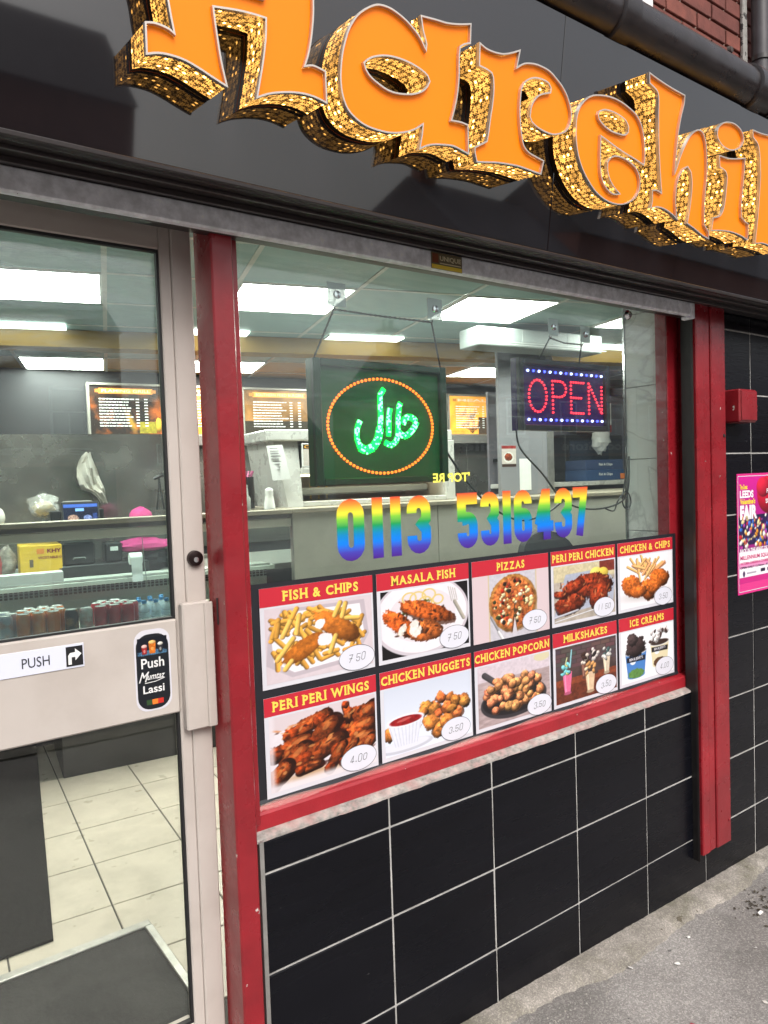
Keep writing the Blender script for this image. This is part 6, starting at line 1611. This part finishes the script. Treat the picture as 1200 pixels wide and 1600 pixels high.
for i, (x, y, s) in enumerate(((1.98, -.24, .012), (2.3, -.2, .009), (1.3, -.14, .009), (1.75, -.34, .007), (2.6, -.35, .008))):
    q = MB(); z = ground_z(x) + .004; a = i * 1.1; ca, sa = math.cos(a), math.sin(a)
    q.add([(x + u * ca - v * sa, y + u * sa + v * ca, z + h_) for u, v, h_ in ((-s, -s * .4, 0), (s, -s * .5, .003), (s * .9, s * .4, .006), (-s * .8, s * .5, .002), (-s, -s * .4, .0015), (s, -s * .5, .0045), (s * .9, s * .4, .0075), (-s * .8, s * .5, .0035))], [(0, 3, 2, 1), (4, 5, 6, 7), (0, 1, 5, 4), (1, 2, 6, 5), (2, 3, 7, 6), (3, 0, 4, 7)])
    tag(q.build('paper_scrap', mat('scrap_white', (.75, .73, .7), .6)), 'tiny torn white paper scrap on the pavement, number %s along the wall from the left' % ('three', 'four', 'one', 'two', 'five')[i], 'litter', 'paper scraps')
gr_ = MB(); rgg = random.Random(5)
for _ in range(900):
    x = rgg.uniform(.5, 3.2); y = -.14 - abs(rgg.gauss(0, .35)); s = rgg.uniform(.0015, .0045)
    if rgg.random() < .25: y = -.15 + rgg.gauss(0, .02)
    z = ground_z(x)
    gr_.add([(x - s, y, z), (x, y - s, z), (x + s, y, z), (x, y + s, z), (x, y, z + s)], [(0, 1, 4), (1, 2, 4), (2, 3, 4), (3, 0, 4)])
tag(gr_.build('grit', mat('grit_grey', (.32, .30, .27), .9, var=.5, vscale=80)), 'fine loose grit scattered on the pavement', 'grit', kind='stuff')
dl = MB()
for _ in range(60):
    x = 2.05 + rgg.gauss(0, .07); y = -.20 + rgg.gauss(0, .035); s = rgg.uniform(.004, .012); a = rgg.uniform(0, 3); z = ground_z(x) + .002
    dl.add([(x - s * math.cos(a), y - s * math.sin(a), z), (x + s * .4 * math.sin(a), y - s * .4 * math.cos(a), z + .004), (x + s * math.cos(a), y + s * math.sin(a), z + .001), (x - s * .4 * math.sin(a), y + s * .4 * math.cos(a), z + .003)], [(0, 1, 2, 3)])
tag(dl.build('leaf_debris', mat('debris_brown', (.05, .04, .025), .9)), 'dark leaf debris gathered at the wall base near the guide post', 'debris', kind='stuff')

# ------------------------------------------------------------------ houses across the street, seen as reflections
HB = mat('far_brick', (.30, .13, .10), .9, var=.2, vscale=1.5); HS_ = mat('far_slate', (.10, .10, .115), .7, var=.2, vscale=2); HW = mat('far_white', (.7, .7, .68), .6); HG = mat('far_pane', (.03, .035, .04), .1); HST = mat('far_stone', (.4, .37, .32), .8)
def house(x0, x1, yf_, h, rh, label, shop=None, depth=8, dark=False, bays=3):
    t = thing('terraced_house', label, 'house', ((x0 + x1) / 2, yf_, 0), 'houses across the street')
    z0 = -.15
    MB().box(x0, x1, yf_ - depth, yf_, z0, h).build('wall', HB, t)
    q = MB(); o = .3
    q.add([(x0 - .02, yf_ + o, h), (x1 + .02, yf_ + o, h), (x1 + .02, yf_ - depth / 2, h + rh), (x0 - .02, yf_ - depth / 2, h + rh), (x0 - .02, yf_ - depth - o, h), (x1 + .02, yf_ - depth - o, h)], [(0, 1, 2, 3), (3, 2, 5, 4), (0, 3, 4), (1, 5, 2), (0, 4, 5, 1)])
    rf = q.build('roof', HS_, t)
    cxx = x0 + .9
    MB().box(cxx - .45, cxx + .45, yf_ - depth / 2 - .4, yf_ - depth / 2 + .4, h + rh - .9, h + rh + 1.2).build('chimney', HB, rf)
    for k in (-.2, .2): MB().tube([(cxx + k, yf_ - depth / 2, h + rh + 1.2), (cxx + k, yf_ - depth / 2, h + rh + 1.65)], .12, 8).build('chimney_pot', HST, rf)
    for b_ in range(bays):
        for r in range(2 if shop else 2):
            if shop and r == 0: continue
            cx = x0 + (b_ + .5) * (x1 - x0) / bays; zc = 1.6 + r * 3.0 if h < 9 else 2 + r * 3.4
            w, hh_ = .55, .8
            f = MB().box(cx - w - .1, cx + w + .1, yf_ + .0, yf_ + .05, zc - hh_ - .1, zc + hh_ + .1).build('window', HW, t)
            MB().box(cx - w, cx - .03, yf_ + .051, yf_ + .06, zc - hh_, zc - .03).build('pane', HG, f); MB().box(cx + .03, cx + w, yf_ + .051, yf_ + .06, zc - hh_, zc - .03).build('pane', HG, f)
            MB().box(cx - w, cx + w, yf_ + .051, yf_ + .06, zc + .03, zc + hh_).build('pane', HG, f)
            MB().box(cx - w - .2, cx + w + .2, yf_ + .0, yf_ + .15, zc - hh_ - .25, zc - hh_ - .1001).build('sill', HST, f)
    if shop:
        words, cc, wc = shop
        f = MB().box(x0 + .2, x1 - .2, yf_, yf_ + .2, 2.75, 3.55).build('shop_sign', mat('far_sign_' + words[:4], cc, .5), t)
        q = MB(); X_ = lambda a, b, l=0.0: (x0 + x1 - a, yf_ + .21, b)
        text_into(q, words, x0 + 1.2, x1 - 1.2, 2.9, 3.4, X_, .02).build('sign_words', mat('far_words', wc, .6), f)
        MB().box(x0 + .4, x1 - .4, yf_, yf_ + .06, .5, 2.6).build('shop_pane', HG, t)
house(-24, -8, -27, 7.6, 3.0, 'dark terraced house opposite the door, left of the sale sign', bays=5)
house(-7.9, 7.9, -27, 7.6, 3.0, 'terraced house opposite with a wide sale sign', ('ancy Sale', (.10, .03, .04), (.5, .48, .48)), bays=4)
house(11, 24, -62, 6.4, 3.2, 'distant low brick house at the left of the gap in the street', bays=3)
house(24.1, 38, -62, 6.4, 3.2, 'distant low brick house at the right of the gap in the street', bays=3)
house(20.5, 28, -24, 5.6, 2.4, 'brick house across the street with a mobiles sign', ('Mobiles', (.05, .05, .06), (.5, .5, .5)), bays=2)
house(28.1, 36, -24, 6.8, 2.6, 'taller brick house across the street with a food store sign', ('Food Store', (.06, .07, .12), (.55, .55, .55)), bays=2)
house(36.1, 46, -24, 6.8, 2.6, 'brick house across the street right of the food store', bays=3)
house(46.1, 60, -24, 6.8, 2.6, 'farthest brick house at the right end of the opposite row', bays=3)
